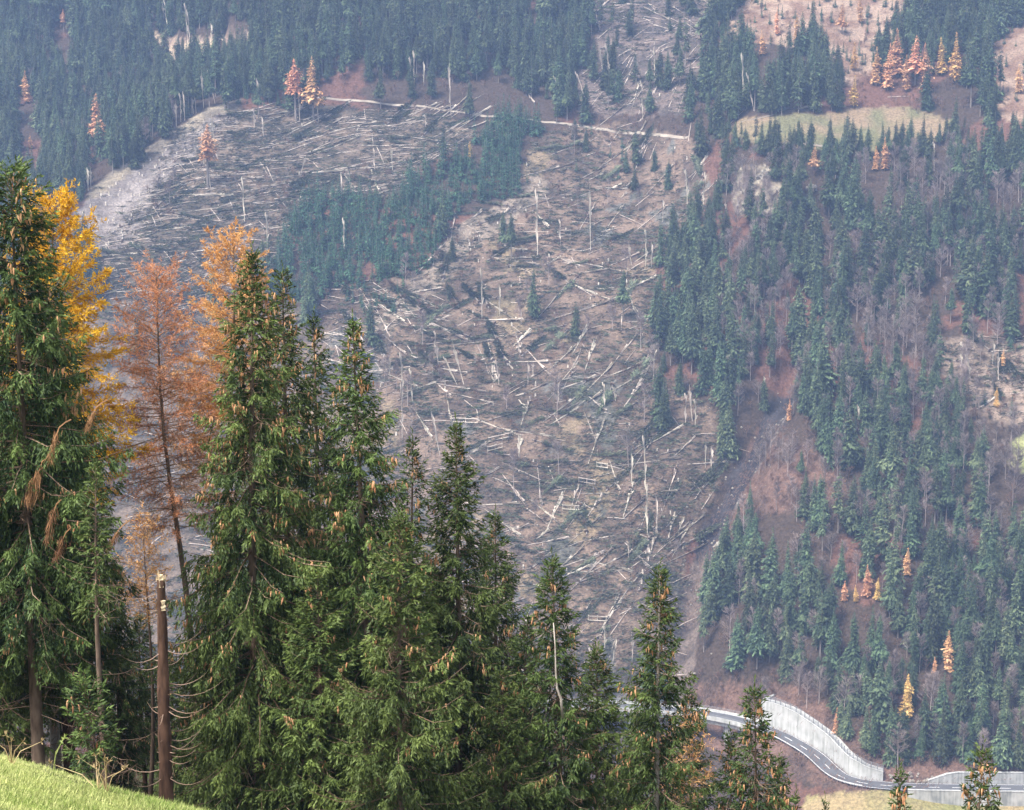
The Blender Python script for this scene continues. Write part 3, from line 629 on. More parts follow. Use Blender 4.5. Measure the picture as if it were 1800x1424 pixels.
# larches in autumn colour, one by one: foot x, top y, foot y, kind, label
LARCH = [(551, 115, 212, 1, 'orange larch with a long bare trunk standing on the windthrown spur, wider of two'), (520, 118, 212, 2, 'slim orange larch beside the wider orange larch on the spur'),
         (170, 178, 268, 1, 'orange larch leaning out of the dark forest left of the spur'), (47, 132, 182, 0, 'pale orange larch in the dark forest at the upper left'), (112, 22, 56, 2, 'small orange larch near the top edge in the dark forest'),
         (365, 232, 330, 2, 'rust larch with thin trunk standing among the fallen trunks'), (54, 238, 262, 0, 'tiny orange larch half hidden in the forest edge at the far left'),
         (1540, 92, 150, 0, 'broad orange larch on the slope just above the level meadow'), (1578, 62, 135, 0, 'tall pale orange larch above the level meadow'), (1608, 75, 150, 1, 'wide pinkish orange larch behind the meadow spruces'),
         (1592, 105, 160, 0, 'short orange larch in front of the pinkish larch'), (1655, 75, 132, 3, 'slim golden larch beside the brightest golden larch'), (1680, 70, 148, 3, 'brightest golden larch above the right end of the level meadow'),
         (1500, 82, 125, 3, 'olive yellow larch on the pale grass slope'), (1512, 0, 40, 0, 'orange larch at the top edge on the pale grass'), (1365, 20, 62, 0, 'rust larch between young spruces on the pale grass'),
         (1555, 248, 300, 0, 'orange larch below the meadow, right of a smaller one'), (1540, 262, 300, 0, 'small orange larch below the meadow'), (1430, 262, 305, 1, 'pale pinkish larch by the rocks below the meadow'),
         (1387, 705, 740, 0, 'small rust orange larch beside the dark gully track'), (1751, 683, 716, 3, 'small yellow larch by the pasture edge'), (1763, 618, 646, 0, 'tiny orange larch at the upper pasture'),
         (1525, 995, 1050, 0, 'tallest orange larch of the group halfway up the lower wood'), (1541, 1017, 1056, 3, 'yellow green larch just right of the tall orange one'), (1504, 1030, 1060, 3, 'olive larch just left of the tall orange one'),
         (1483, 1022, 1058, 0, 'dull orange larch at the left of the larch group'), (1594, 965, 1012, 0, 'orange larch above the larch group in the lower wood'), (1668, 1112, 1182, 0, 'solitary bright orange larch in the lower right wood'),
         (1593, 1186, 1262, 3, 'golden larch standing directly above the road wall'), (1643, 1155, 1185, 0, 'small rust larch beside the solitary bright larch'), (825, 252, 280, 3, 'small yellow larch in the young spruce thicket'),
         (1470, 1245, 1292, 0, 'small orange larch behind the fence on the tall wall'), (1735, 1330, 1362, 0, 'small orange larch right of the golden one above the straight road'),
         (1560, 88, 158, 0, 'orange larch between the broad and the tall pale larches'), (1628, 88, 165, 0, 'pale orange larch left of the slim golden one'), (1480, 15, 60, 1, 'thin pinkish larch high on the pale grass'), (1340, 60, 98, 0, 'low orange larch at the lower left of the pale grass'), (1400, 30, 72, 0, 'orange larch in the middle of the pale grass'), (1790, 120, 165, 0, 'orange larch at the right picture edge by the grass'), (1500, 140, 190, 3, 'olive gold larch right above the meadow')]
MARKS = [(1525, 1040, 'the tallest orange larch of the lower wood'), (1668, 1165, 'the solitary bright orange larch'), (1593, 1250, 'the golden larch over the road'), (1594, 1005, 'the topmost larch of the lower wood'), (1387, 735, 'the rust larch at the gully track'),
         (1751, 710, 'the yellow larch at the pasture'), (1795, 800, 'the pasture corner'), (1400, 1235, 'the high end of the white wall'), (1540, 1345, 'the low end of the white wall'), (1740, 1355, 'the low grey wall'), (1345, 310, 'the pale rock outcrop'), (1555, 295, 'the orange larch pair under the meadow'),
         (1300, 790, 'the dark gully track'), (1220, 930, 'the foot of the gully track'), (1250, 1130, 'the lower gully'), (1390, 560, 'the upper gully'), (1210, 243, 'the end of the forest road'), (524, 168, 'the start of the forest road'), (551, 205, 'the orange larch pair on the spur'), (365, 325, 'the rust larch on the spur'),
         (110, 390, 'the foot of the bare spur edge'), (300, 250, 'the bare spur edge'), (825, 278, 'the yellow larch in the thicket'), (700, 500, 'the lower tip of the thicket'), (840, 390, 'the stump field'), (833, 745, 'the topmost snow barrier'), (1020, 852, 'the snow barrier by the stumps'), (1005, 897, 'the lowest snow barrier'), (1045, 823, 'the arched fallen spruce'),
         (1480, 225, 'the level meadow'), (1680, 140, 'the brightest golden larch'), (1540, 145, 'the broad orange larch'), (1420, 40, 'the pale grass slope'), (1120, 100, 'the broken forest strip'), (1650, 450, 'the upper right wood'), (1500, 470, 'the wood under the meadow'), (1700, 950, 'the dense right wood'), (1420, 830, 'the brown bank'), (1000, 560, 'the middle of the clearing'), (1100, 420, 'the top of the clearing'), (1090, 1000, 'the crossed logs'), (1160, 730, 'the lone spruce pair'), (1600, 620, 'the grey bare trees'), (1480, 720, 'the pale birch trunks'), (950, 940, 'the near spruce tops'), (640, 600, 'the trunk mat'), (430, 400, 'the middle of the spur'), (640, 230, 'the upper tangle')]
MK = np.array([m[:2] for m in MARKS], float)
def where_is(x, y):
    i = int(np.argmin(np.hypot(MK[:, 0] - x, 1.2 * (MK[:, 1] - y)))); dx, dy = x - MK[i, 0], y - MK[i, 1]
    far_ = 'just ' if math.hypot(dx, dy) < 38 else ''
    rel = ('right of' if dx > 0 else 'left of') if abs(dx) > abs(dy) else ('below' if dy > 0 else 'above')
    return far_ + rel + ' ' + MARKS[i][2], MARKS[i][2]
# ------------------------------------------------------------------ far vegetation: where it grows
def scatter(step, jit=.45, seed=0, ymax=1560, xr=(-480, 420), y0=690):
    r = np.random.default_rng(seed); X, Y = np.meshgrid(np.arange(xr[0], xr[1], step), np.arange(y0, ymax, step * .92)); X = X + (np.arange(len(Y))[:, None] % 2) * step / 2
    X = (X + r.uniform(-jit, jit, X.shape) * step).ravel(); Y = (Y + r.uniform(-jit, jit, Y.shape) * step).ravel()
    z = Hm(X, Y); px, py = proj(np.column_stack([X, Y, z])); k = (px > -90) & (px < 1890) & (py > -60) & (py < 1500)
    px = px + 26 * fbm(X, Y, 32, 3, 131) * (py < 1180); py = py + 16 * fbm(X, Y, 32, 3, 137) * (py < 1180)     # ragged edges of the stands
    return np.column_stack([X, Y, z])[k], px[k], py[k], r
OPEN = ['slash', 'clear', 'strip', 'scree', 'topgrass', 'rightgrass', 'bench', 'meadr', 'meadr2', 'brown', 'cliff', 'shrub', 'meadow', 'belt', 'topclear', 'fallr', 'lowleft']
P, px, py, r = scatter(7.6, seed=5)
dr_, ar_, sr_ = polydist(P[:, 0], P[:, 1], ROAD); dgl, _, _ = polydist(P[:, 0], P[:, 1], GULLY)
dens = np.full(len(P), 0.0)
inner = np.zeros(len(P), bool)
for z_ in OPEN: inner |= zone(z_, px, py)
dens[~inner] = 0.96
right = (px > 1180) & (py > 255)
dens[right & ~inner] = np.where(fbm(P[:, 0], P[:, 1], 55, 3, 41)[right & ~inner] > 0.06, 0.70, 0.16)
m_ = (px > 1180) & (py > 860) & ~inner; dens[m_] = np.where(fbm(P[:, 0], P[:, 1], 45, 3, 47)[m_] > -0.28, 0.92, 0.28)
dens[inner & zone('strip', px, py)] = 0.10
dens[zone('fallr', px, py)] = 0.10
dens[zone('topclear', px, py)] = 0.12
dens[zone('clear', px, py)] = 0.003
dens[zone('slash', px, py)] = 0.0
dens[zone('shrub', px, py) & (py < 1345) & (px > 1470)] = 0.30
dens[zone('brown', px, py)] = 0.03; dens[zone('lowleft', px, py)] = 0.02
dens[(dgl < 6) & (py > 640)] = 0; dens[(dgl < 9) & (py > 300) & (py < 640)] = .6
dens[dr_ < 13] = 0; dens[(sr_ > 0) & (dr_ < 400)] = 0
dens[(px < 1180) & (py > 880)] *= 0.3
for (bx0, bx1, by0, by1, dv) in [(1735, 1830, 664, 745, .08), (1755, 1830, 815, 900, .3), (1285, 1690, 250, 285, .5), (1490, 1540, 470, 560, .2), (1560, 1610, 590, 700, .2), (1400, 1520, 800, 930, .25), (1470, 1560, 1100, 1180, .3), (560, 900, 150, 203, .05), (330, 530, 175, 205, .5), (1690, 1800, 150, 260, .35), (1000, 1260, 196, 262, .10), (1150, 1290, 420, 660, .9), (1190, 1290, 560, 660, .9)]:
    m_ = (px > bx0) & (px < bx1) & (py > by0) & (py < by1) & ~zone('bench', px, py) & ~zone('clear', px, py); dens[m_] = dv
tpx, tpy = proj(P)
for lx_, lt_, lf_, *_ in LARCH:
    dens[(np.abs(tpx - lx_) < 19) & (tpy > lf_ - 10) & (tpy < lf_ + (105 if lf_ > 600 else 80))] *= 0.04
gqx, gqy = proj(GULLY); oq = np.argsort(gqy)
for dy_ in (0, 15, 30, 45, 60, 75, 90):
    yy = py - dy_; dens[(np.abs(px - np.interp(yy, gqy[oq], gqx[oq])) < 13) & (yy > 715) & (yy < 985)] = 0
dens[(px > 1715) & (py > 625) & (py < 775)] = 0; dens[(px > 1735) & (py > 760) & (py < 955)] = 0
dens[(px > 845) & (px < 975) & (py > 186) & (py < 300)] = 0
keep = r.random(len(P)) < dens
P, px, py = P[keep], px[keep], py[keep]
hgt = np.clip(r.normal(26.0, 5.0, len(P)), 11, 36); hgt = np.where(r.random(len(P)) < .12, hgt * .6, hgt); hgt *= np.where(zone('strip', px, py), .9, 1)
hgt = np.where((px > 1285) & (px < 1690) & (py > 248) & (py < 290), hgt * .72, hgt)
var = r.integers(0, 12, len(P)); thin = zone('strip', px, py) | (zone('clear', px, py)); 
edge_row = (px > 300) & (px < 450) & (py > 180) & (py < 262); var[edge_row & (r.random(len(P)) < .7)] = 5
rot = r.uniform(0, 6.283, len(P))
# annotated spruces standing apart on the cleared slope (photo px of the foot, height in px)
extra = [(795, 458, 45), (938, 560, 95), (1012, 590, 60), (1160, 735, 110), (1170, 742, 70), (1215, 400, 60), (1115, 335, 50), (1030, 265, 40), (1100, 305, 45), (1150, 300, 40), (1175, 330, 50), (1010, 245, 40), (1281, 796, 92), (1274, 745, 92), (1268, 800, 70), (1284, 700, 90), (1225, 395, 70), (1195, 690, 60), (1235, 690, 90), (1210, 560, 100), (1338, 272, 62), (1352, 275, 74), (1368, 276, 66), (1395, 272, 52), (1408, 276, 60), (1424, 278, 70), (1483, 276, 66), (1497, 280, 74), (1512, 276, 58), (1550, 268, 56), (1585, 270, 60), (1600, 268, 66), (1622, 272, 70), (1635, 276, 50), (1310, 262, 40), (1490, 1300, 80), (1478, 1290, 70), (1535, 1330, 100), (1522, 1318, 85), (1586, 1332, 104), (1572, 1322, 90), (1655, 1345, 130), (1702, 1335, 85), (1760, 1350, 130), (1790, 1352, 110)]
E = ground_pts([e[0] for e in extra], [e[1] for e in extra]); eh = np.array([e[2] for e in extra]) * E[:, 1] / F
P = np.vstack([P, E]); px = np.r_[px, [e[0] for e in extra]]; py = np.r_[py, [e[1] for e in extra]]; hgt = np.r_[hgt, eh]
var = np.r_[var, r.integers(0, 3, len(E))]; rot = np.r_[rot, r.uniform(0, 6.28, len(E))]
# what the grove in front hides
front = [(0, 300), (60, 360), (215, 560), (240, 720), (350, 720), (390, 560), (440, 450), (560, 560), (620, 570), (700, 790), (800, 750), (850, 900), (900, 1040), (975, 985), (1060, 1130), (1160, 1005), (1245, 1200), (1330, 1215), (1420, 1390), (1420, 1440), (0, 1440)]
pxm, pym = proj(P + np.column_stack([0 * hgt, 0 * hgt, hgt * .6]))
seen = ~inpoly(pxm, pym, front) & (pxm > 4) & (pxm < 1796) & (pym > 4)
size = np.where(seen, hgt * F / P[:, 1], 0)
order = np.argsort(-size); NIND = 285; ind = set(order[:NIND].tolist())
SHAPE = ['full', 'narrow-topped', 'broad', 'bare-footed', 'slender', 'long-trunked', 'pointed', 'slim', 'gappy', 'dead-topped', 'very broad', 'ragged']
def spruce_label(x, y, v=0, h=25):
    w, m_ = where_is(x, y); return '%s %s dark spruce %s' % ('tall' if h > 28 else 'short' if h < 20 else 'middling', SHAPE[v], w), 'spruces around ' + m_
protos = []
for k, (tm, cm, _, _) in enumerate(spruce_var): protos.append((tm, cm))
for i in ind:
    tm, cm = protos[var[i]]; lb, gp_ = spruce_label(px[i], py[i], var[i], hgt[i]); s = hgt[i] / 25
    o = obj('spruce_tree', None, loc=P[i], rot=(0, 0, rot[i]), scale=(s * (.80 + .45 * ((i * 37) % 10) / 10),) * 2 + (s,), label=lb, cat='spruce', group=gp_)
    obj('trunk', tm, o); obj('crown', cm, o)
def gn_scatter(name, pts, scl, rz, vi, meshes, kind='stuff', label=None, cat=None):
    vc_ = bpy.data.collections.new(name + '_kinds')
    for k, m_ in enumerate(meshes):
        o = bpy.data.objects.new('%s_kind_%02d' % (name, k), m_); vc_.objects.link(o)
    me = bpy.data.meshes.new(name); me.vertices.add(len(pts)); me.vertices.foreach_set('co', np.ascontiguousarray(pts, np.float32).ravel())
    for k, a_ in (('sc', scl), ('rz', rz)):
        t_ = me.attributes.new(k, 'FLOAT', 'POINT'); t_.data.foreach_set('value', np.ascontiguousarray(a_, np.float32))
    t_ = me.attributes.new('vi', 'INT', 'POINT'); t_.data.foreach_set('value', np.ascontiguousarray(vi, np.int32))
    o = obj(name, me, kind=kind, label=label, cat=cat)
    ng = bpy.data.node_groups.new(name, 'GeometryNodeTree')
    ng.interface.new_socket('Geometry', in_out='INPUT', socket_type='NodeSocketGeometry'); ng.interface.new_socket('Geometry', in_out='OUTPUT', socket_type='NodeSocketGeometry')
    N = ng.nodes; L = ng.links; gi = N.new('NodeGroupInput'); go = N.new('NodeGroupOutput')
    ip = N.new('GeometryNodeInstanceOnPoints'); ci = N.new('GeometryNodeCollectionInfo'); ci.inputs['Collection'].default_value = vc_
    ci.inputs['Separate Children'].default_value = True; ci.inputs['Reset Children'].default_value = True
    def na(n_, t):
        q = N.new('GeometryNodeInputNamedAttribute'); q.data_type = t; q.inputs['Name'].default_value = n_; return q.outputs['Attribute']
    cx_ = N.new('ShaderNodeCombineXYZ'); L.new(na('rz', 'FLOAT'), cx_.inputs[2]); er = N.new('FunctionNodeEulerToRotation'); L.new(cx_.outputs[0], er.inputs[0])
    L.new(gi.outputs[0], ip.inputs['Points']); L.new(ci.outputs[0], ip.inputs['Instance']); ip.inputs['Pick Instance'].default_value = True
    L.new(na('vi', 'INT'), ip.inputs['Instance Index']); L.new(er.outputs[0], ip.inputs['Rotation']); L.new(na('sc', 'FLOAT'), ip.inputs['Scale']); L.new(ip.outputs[0], go.inputs[0])
    md = o.modifiers.new('scatter', 'NODES'); md.node_group = ng
    return o
rest = np.array([i for i in range(len(P)) if i not in ind])
gn_scatter('forest', P[rest], hgt[rest] / 25, rot[rest], var[rest], [joined(tb, cb, 'spruce_far_%d' % k, [M['fartrunk'], M['far']]) for k, (_, _, tb, cb) in enumerate(spruce_var)],
           label='mass of dark spruce forest covering the far mountainside', cat='forest')
NSPR = len(P)
# young spruces: the belt on the spur and the scattered ones on the pale grass
P, px, py, r = scatter(4.1, seed=7)
d_ = np.zeros(len(P)); d_[zone('belt', px, py)] = np.where(fbm(P[:, 0], P[:, 1], 22, 2, 49)[zone('belt', px, py)] > -.4, .72, .25); d_[zone('topgrass', px, py)] = .13; d_[zone('rightgrass', px, py)] = .10; d_[zone('clear', px, py) & (py < 330)] = .025; d_[zone('fallr', px, py)] = .05
d_[zone('scree', px, py)] = 0; d_[(px > 1270) & (px < 1690) & (py > 250) & (py < 268)] = .5; d_[(px > 620) & (px < 720) & (py > 500) & (py < 560)] = .3
d_[(px > 400) & (px < 520) & (py > 150) & (py < 190)] = .8
k = r.random(len(P)) < d_; P, px, py = P[k], px[k], py[k]
yh = np.where(zone('belt', px, py), r.uniform(8, 17, len(P)), r.uniform(3.5, 9.5, len(P))); yv = r.integers(0, 4, len(P)); yr_ = r.uniform(0, 6.28, len(P))
pxm, pym = proj(P + [0, 0, 4]); seen = ~inpoly(pxm, pym, front) & (pxm > 2) & (pxm < 1798) & (pym > 2)
ordr = np.argsort(-np.where(seen, yh * F / P[:, 1], 0)); iy = set(ordr[:290].tolist())
young_j = [joined(tb, cb, 'young_spruce', [M['fartrunk'], M['young']]) for (_, _, tb, cb) in young_var]
for i in iy:
    w, m_ = where_is(px[i], py[i]); tall_ = 'taller' if yh[i] > 14 else 'small' if yh[i] < 9 else 'middling'
    if zone('belt', px[i:i+1], py[i:i+1])[0]: lb, gp_ = '%s %s young spruce in the thicket, %s' % (tall_, ['full', 'narrow', 'wide', 'even'][yv[i]], w), 'young thicket spruces around ' + m_
    else: lb, gp_ = '%s young spruce in the open, %s' % (tall_, w), 'young spruces around ' + m_
    obj('young_spruce', young_j[yv[i]], loc=P[i], rot=(0, 0, yr_[i]), scale=yh[i] / 9, label=lb, cat='young spruce', group=gp_)
rest = np.array([i for i in range(len(P)) if i not in iy])
if len(rest): gn_scatter('young_forest', P[rest], yh[rest] / 9, yr_[rest], yv[rest], young_j, label='thicket of further young spruces on the spur', cat='thicket')
NYNG = len(P)
# bare broadleaf trees
P, px, py, r = scatter(8.5, seed=9)
d_ = np.zeros(len(P)); rt = (px > 1270) & (py > 290) & ~zone('bench', px, py) & ~zone('meadow', px, py)
d_[rt] = np.where(fbm(P[:, 0], P[:, 1], 60, 3, 43)[rt] > -0.16, .85, .30)
d_[zone('brown', px, py)] = .45; d_[(px > 1250) & (py > 860) & ~zone('shrub', px, py)] *= .55; d_[zone('shrub', px, py) & (py < 1340)] = .55; d_[zone('clear', px, py)] = .035; d_[zone('topgrass', px, py)] = .06; d_[zone('fallr', px, py)] = .5
d_[(px > 620) & (px < 800) & (py > 640) & (py < 830)] = .30
d_[(px > 60) & (px < 330) & (py > 150) & (py < 380) & ~zone('scree', px, py)] = .10
dr_, _, sr_ = polydist(P[:, 0], P[:, 1], ROAD); d_[dr_ < 9] = 0; d_[(sr_ > 0) & (dr_ < 300) & (r.random(len(P)) < .8)] = 0; dgl, _, _ = polydist(P[:, 0], P[:, 1], GULLY); d_[dgl < 8] = 0
d_[(np.abs(px - 10 - np.interp(py - 25, gqy[oq], gqx[oq])) < 22) & (py > 700) & (py < 1010)] = 0
tpx, tpy = proj(P)
for lx_, lt_, lf_, *_ in LARCH: d_[(np.abs(tpx - lx_) < 16) & (tpy > lf_ - 6) & (tpy < lf_ + 58)] = 0
k = r.random(len(P)) < d_; P, px, py = P[k], px[k], py[k]
pxm, pym = proj(P + [0, 0, 7]); seen = ~inpoly(pxm, pym, front) & (pxm > 2) & (pxm < 1798) & (pym > 2)
P, px, py = P[seen], px[seen], py[seen]
q = np.argsort(P[:, 1]); rest = q[285:]; bs = r.uniform(.7, 1.3, len(P))
if len(rest): gn_scatter('bare_wood', P[rest], bs[rest], r.uniform(0, 6.28, len(rest)), rest % 5, bare_var, label='further leafless grey trees between the spruces', cat='bare wood')
P, px, py = P[q[:285]], px[q[:285]], py[q[:285]]
for i in range(len(P)):
    w, m_ = where_is(px[i], py[i]); lb, gp_ = 'leafless grey %s tree %s' % (['rounded', 'upright', 'wide low', 'tall', 'small thin'][i % 5], w), 'leafless trees around ' + m_
    obj('bare_tree', bare_var[i % 5], loc=P[i], rot=(0, 0, i * 2.4), scale=float(r.uniform(.75, 1.25)), label=lb, cat='bare tree', group=gp_)
NBARE = len(P)
Lp = ground_pts([l[0] for l in LARCH], [l[2] for l in LARCH])
for l, q in zip(LARCH, Lp):
    tm, cm = (larch_var[l[3]] if l[3] < 3 else gold_var[l[0] % 2])[:2]; h = max(5, (l[2] - l[1]) * q[1] / F * 1.10); wdt = h / 20 * random.uniform(1.25, 1.6)
    o = obj('larch_tree', None, loc=q, rot=(rad(random.uniform(-3, 3)), rad(random.uniform(-3, 3)), random.random() * 6), scale=(wdt, wdt, h / 20), label=l[4], cat='larch', group='autumn larches on the far slope')
    obj('trunk', tm, o); obj('crown', cm, o)
Zup = np.array([0, 0, 1.0])
def unit(a): return a / (np.linalg.norm(a, axis=-1, keepdims=True) + 1e-9)
def blades(b, B, D, L, Wd, tint, mat_=0):
    """single flat pointed shoots (2 triangles)"""
    n = len(B); D = unit(D); rv = rng.normal(0, 1, (n, 3)); N = unit(np.cross(D, rv)); L = np.broadcast_to(L, (n,))[:, None]; Wd = np.broadcast_to(Wd, (n,))[:, None]
    mid = B + .4 * L * D
    V = np.stack([B, mid + Wd * N, B + L * D, mid - Wd * N], 1).reshape(-1, 3); o = (np.arange(n) * 4)[:, None, None]
    b.add(V, (o + np.array([[0, 1, 2], [0, 2, 3]])[None]).reshape(-1, 3), mat_, np.repeat(np.broadcast_to(tint, (n,)), 4))
# ------------------------------------------------------------------ windthrow: fallen trunks, snags, stumps, slash
def lay(p1, p2, lift=.35):
    """location, rotation and length of a thing laid from p1 to p2 on the slope"""
    d = p2 - p1; L = float(np.linalg.norm(d)); return p1 + [0, 0, lift], (0, -math.asin(max(-1, min(1, d[2] / L))), math.atan2(d[1], d[0])), L
LOGS = []; CROWNS = []; BARRIERS = []
c5 = lambda *q: (600 + q[0] / 3, 475 + q[1] / 3, 600 + q[2] / 3, 475 + q[3] / 3)
for q in [(1180, 240, 1410, 170), (1510, 120, 1555, 225), (1545, 275, 1650, 265), (750, 265, 950, 265), (770, 165, 895, 255), (835, 350, 910, 350), (925, 355, 940, 450), (910, 400, 1000, 320), (975, 485, 1130, 483), (1000, 635, 1080, 600),
          (1215, 570, 1380, 530), (1180, 620, 1340, 565), (1155, 785, 1345, 668), (1440, 550, 1600, 485), (1480, 610, 1635, 520), (1490, 725, 1590, 585), (1330, 690, 1385, 740), (1090, 775, 1190, 740), (980, 725, 1000, 670), (940, 690, 970, 735), (850, 440, 895, 515),
          (240, 360, 330, 440), (290, 570, 400, 620), (520, 615, 570, 665), (400, 625, 545, 580), (755, 805, 895, 860), (920, 850, 1130, 885), (640, 1000, 770, 915), (1310, 1000, 1375, 820), (1300, 800, 1340, 890), (1385, 835, 1440, 815), (935, 985, 945, 885), (950, 810, 975, 740),
          (1570, 1020, 1770, 995), (1680, 975, 1799, 945), (1640, 910, 1799, 825), (1395, 1180, 1720, 1175), (1035, 1045, 1055, 1235), (1430, 1055, 1465, 1170), (1085, 1365, 1170, 1185), (1220, 1230, 1245, 1150), (1490, 1310, 1590, 1215), (1310, 1285, 1385, 1180), (1030, 1420, 1100, 1370), (850, 1385, 970, 1355),
          (770, 1240, 920, 1235), (880, 1120, 960, 1230), (1340, 1420, 1690, 1365), (1780, 1380, 1799, 1320), (180, 270, 240, 290), (120, 330, 200, 340), (385, 460, 505, 520), (520, 300, 625, 350), (480, 290, 655, 370), (740, 450, 805, 600), (780, 400, 815, 600), (520, 520, 640, 545), (1345, 100, 1430, 105), (1070, 215, 1200, 70)]: LOGS.append(c5(*q))
c2 = lambda *q: (600 + q[0] / 3, 950 + q[1] / 3, 600 + q[2] / 3, 950 + q[3] / 3)
for q in [(1015, 140, 1110, 70), (1210, 265, 1410, 65), (1340, 120, 1510, 165), (1290, 170, 1500, 165), (1510, 30, 1625, 150), (1475, 310, 1560, 195), (1375, 465, 1460, 290), (1590, 185, 1565, 265), (1415, 505, 1550, 320), (1490, 365, 1610, 360), (970, 440, 1010, 325), (1415, 620, 1445, 520),
          (1530, 490, 1535, 620), (1010, 235, 1130, 260), (920, 245, 1000, 240), (1620, 0, 1610, 120), (1180, 190, 1330, 130), (1560, 420, 1640, 560), (1100, 260, 1130, 180)]: LOGS.append(c2(*q))
c1 = lambda *q: (600 + q[0] / 3, q[1] / 3, 600 + q[2] / 3, q[3] / 3)
for q in [(1080, 1050, 1220, 1055), (1030, 1130, 1085, 1195), (900, 1310, 1005, 1330), (1040, 1295, 1175, 1310), (1150, 1250, 1215, 1245), (1080, 1395, 1160, 1360), (1165, 1370, 1240, 1405), (1265, 945, 1385, 880), (1330, 940, 1390, 915), (1410, 1000, 1480, 975), (1270, 1190, 1330, 1090), (1405, 1200, 1480, 1095), (1480, 1040, 1510, 1020),
          (1360, 990, 1500, 1000), (900, 1365, 1000, 1362), (1190, 1320, 1270, 1318), (700, 1145, 750, 1110), (840, 1155, 885, 1100), (945, 430, 1005, 530), (1040, 330, 1085, 430), (1340, 60, 1360, 160), (1215, 180, 1300, 440)]: LOGS.append(c1(*q))
for q in [(1270, 970, 1590, 975), (1320, 1010, 1690, 1110), (1799, 1100, 1710, 1225), (1060, 440, 1195, 320), (1085, 215, 1240, 40), (1470, 200, 1555, 40)]: CROWNS.append(c5(*q)[2:] + c5(*q)[:2])
for q in [(590, 810, 720, 815), (775, 915, 885, 890), (770, 965, 850, 945), (1345, 1045, 1405, 1055), (1250, 1125, 1340, 1140), (1165, 1270, 1255, 1275)]: BARRIERS.append(c5(*q))
BARRIERS.append(c2(1300, 432, 1400, 437))
r = np.random.default_rng(77)
def rnd_in(zn, n):
    x0, y0 = np.min(Z[zn], 0); x1, y1 = np.max(Z[zn], 0); out = []
    while len(out) < n:
        x, y = r.uniform(x0, x1), r.uniform(max(y0, 2), y1)
        if inpoly(np.array([x]), np.array([y]), Z[zn])[0]: out.append((x, y))
    return out
named = len(LOGS)
def rlogs(zn, n, mean, sd, l0, l1):
    for x, y in rnd_in(zn, n):
        a_ = rad(mean + 2.6 * sd * float(fbm(x, y, 130, 2, 171)) + r.normal(0, sd * .33)); L = r.uniform(l0, l1); LOGS.append((x, y, x + L * math.cos(a_), y - L * math.sin(a_)))
rlogs('slash', 430, 12, 17, 28, 70); rlogs('slash', 40, -50, 25, 18, 36); rlogs('strip', 130, 15, 40, 14, 38); rlogs('clear', 230, 22, 34, 26, 66); rlogs('clear', 50, -60, 30, 18, 45); rlogs('fallr', 22, 5, 20, 20, 50); rlogs('lowleft', 80, 8, 25, 25, 60)
for _ in range(70):          # the mat of trunks on the lower left of the spur, around x 560-720, y 500-640
    x, y = r.uniform(560, 760), r.uniform(490, 640); a_ = rad(r.normal(-14, 22)); L = r.uniform(18, 48); LOGS.append((x, y, x + L * math.cos(a_), y - L * math.sin(a_)))
for _ in range(40):
    x, y = r.uniform(200, 420), r.uniform(760, 1100); a_ = rad(r.normal(5, 20)); L = r.uniform(25, 60); LOGS.append((x, y, x + L * math.cos(a_), y - L * math.sin(a_)))
for q in [(1280, 222, 1306, 196), (1350, 205, 1438, 188), (1350, 155, 1410, 173), (1210, 60, 1240, 55), (1560, 172, 1600, 170), (1733, 172, 1752, 170)]: LOGS.append(q)
LOGS = np.array(LOGS); Q1 = ground_pts(LOGS[:, 0], LOGS[:, 1]); Q2 = ground_pts(LOGS[:, 2], LOGS[:, 3])
Ll = np.linalg.norm(Q2 - Q1, axis=1)
okl = (Ll > 2.5) & (Ll < 75)
Q2 = np.where((Ll > 30)[:, None], Q1 + (Q2 - Q1) * (30 / np.maximum(Ll, 30))[:, None], Q2); Q2[:, 2] = Hm(Q2[:, 0], Q2[:, 1]); Ll = np.linalg.norm(Q2 - Q1, axis=1)
idx = [i for i in range(len(LOGS)) if okl[i]]
mx_, my_ = proj((Q1 + Q2) / 2); vis = ~inpoly(mx_, my_, front)
score = np.where(vis, Ll * F / Q1[:, 1], 0) + (np.arange(len(LOGS)) < named) * 50; idx.sort(key=lambda i: -score[i])
def log_label(i):
    dx, dy = LOGS[i, 2] - LOGS[i, 0], LOGS[i, 1] - LOGS[i, 3]
    if dx < 0: dx, dy = -dx, -dy
    an = math.degrees(math.atan2(dy, dx)); L = math.hypot(dx, dy)
    how = 'lying level' if abs(an) < 8 else 'rising gently rightward' if 0 < an < 35 else 'rising steeply rightward' if 0 < an < 72 else 'falling gently rightward' if -35 < an < 0 else 'falling steeply rightward' if -72 < an < 0 else 'pointing straight downhill'
    w, m_ = where_is(mx_[i], my_[i]); return '%s fallen trunk %s, %s' % ('long' if L > 52 else 'short' if L < 32 else 'middling', how, w), 'fallen trunks around ' + m_
for n_, i in enumerate(idx[:300]):
    loc, rt, L = lay(Q1[i], Q2[i]); rad_ = r.uniform(.17, .34) * (1.25 if i < named else 1)
    lb, gp_ = log_label(i)
    obj('fallen_log', log_var[i % 4], loc=loc, rot=rt, scale=(L, rad_, rad_), label=lb, cat='log', group=gp_)
b = MB()
for i in idx[300:]:
    b.tube([Q1[i] + [0, 0, .3], (Q1[i] + Q2[i]) / 2 + [0, 0, .45 + .2 * r.random()], Q2[i] + [0, 0, .3]], np.array([.22, .18, .09]) * r.uniform(.75, 1.2), 5, 0, .5)
if b.n: obj('fallen_timber', b.mesh('fallen_timber', [M['log']]), kind='stuff', label='tangle of further wind-felled trunks on the cleared slopes', cat='timber')
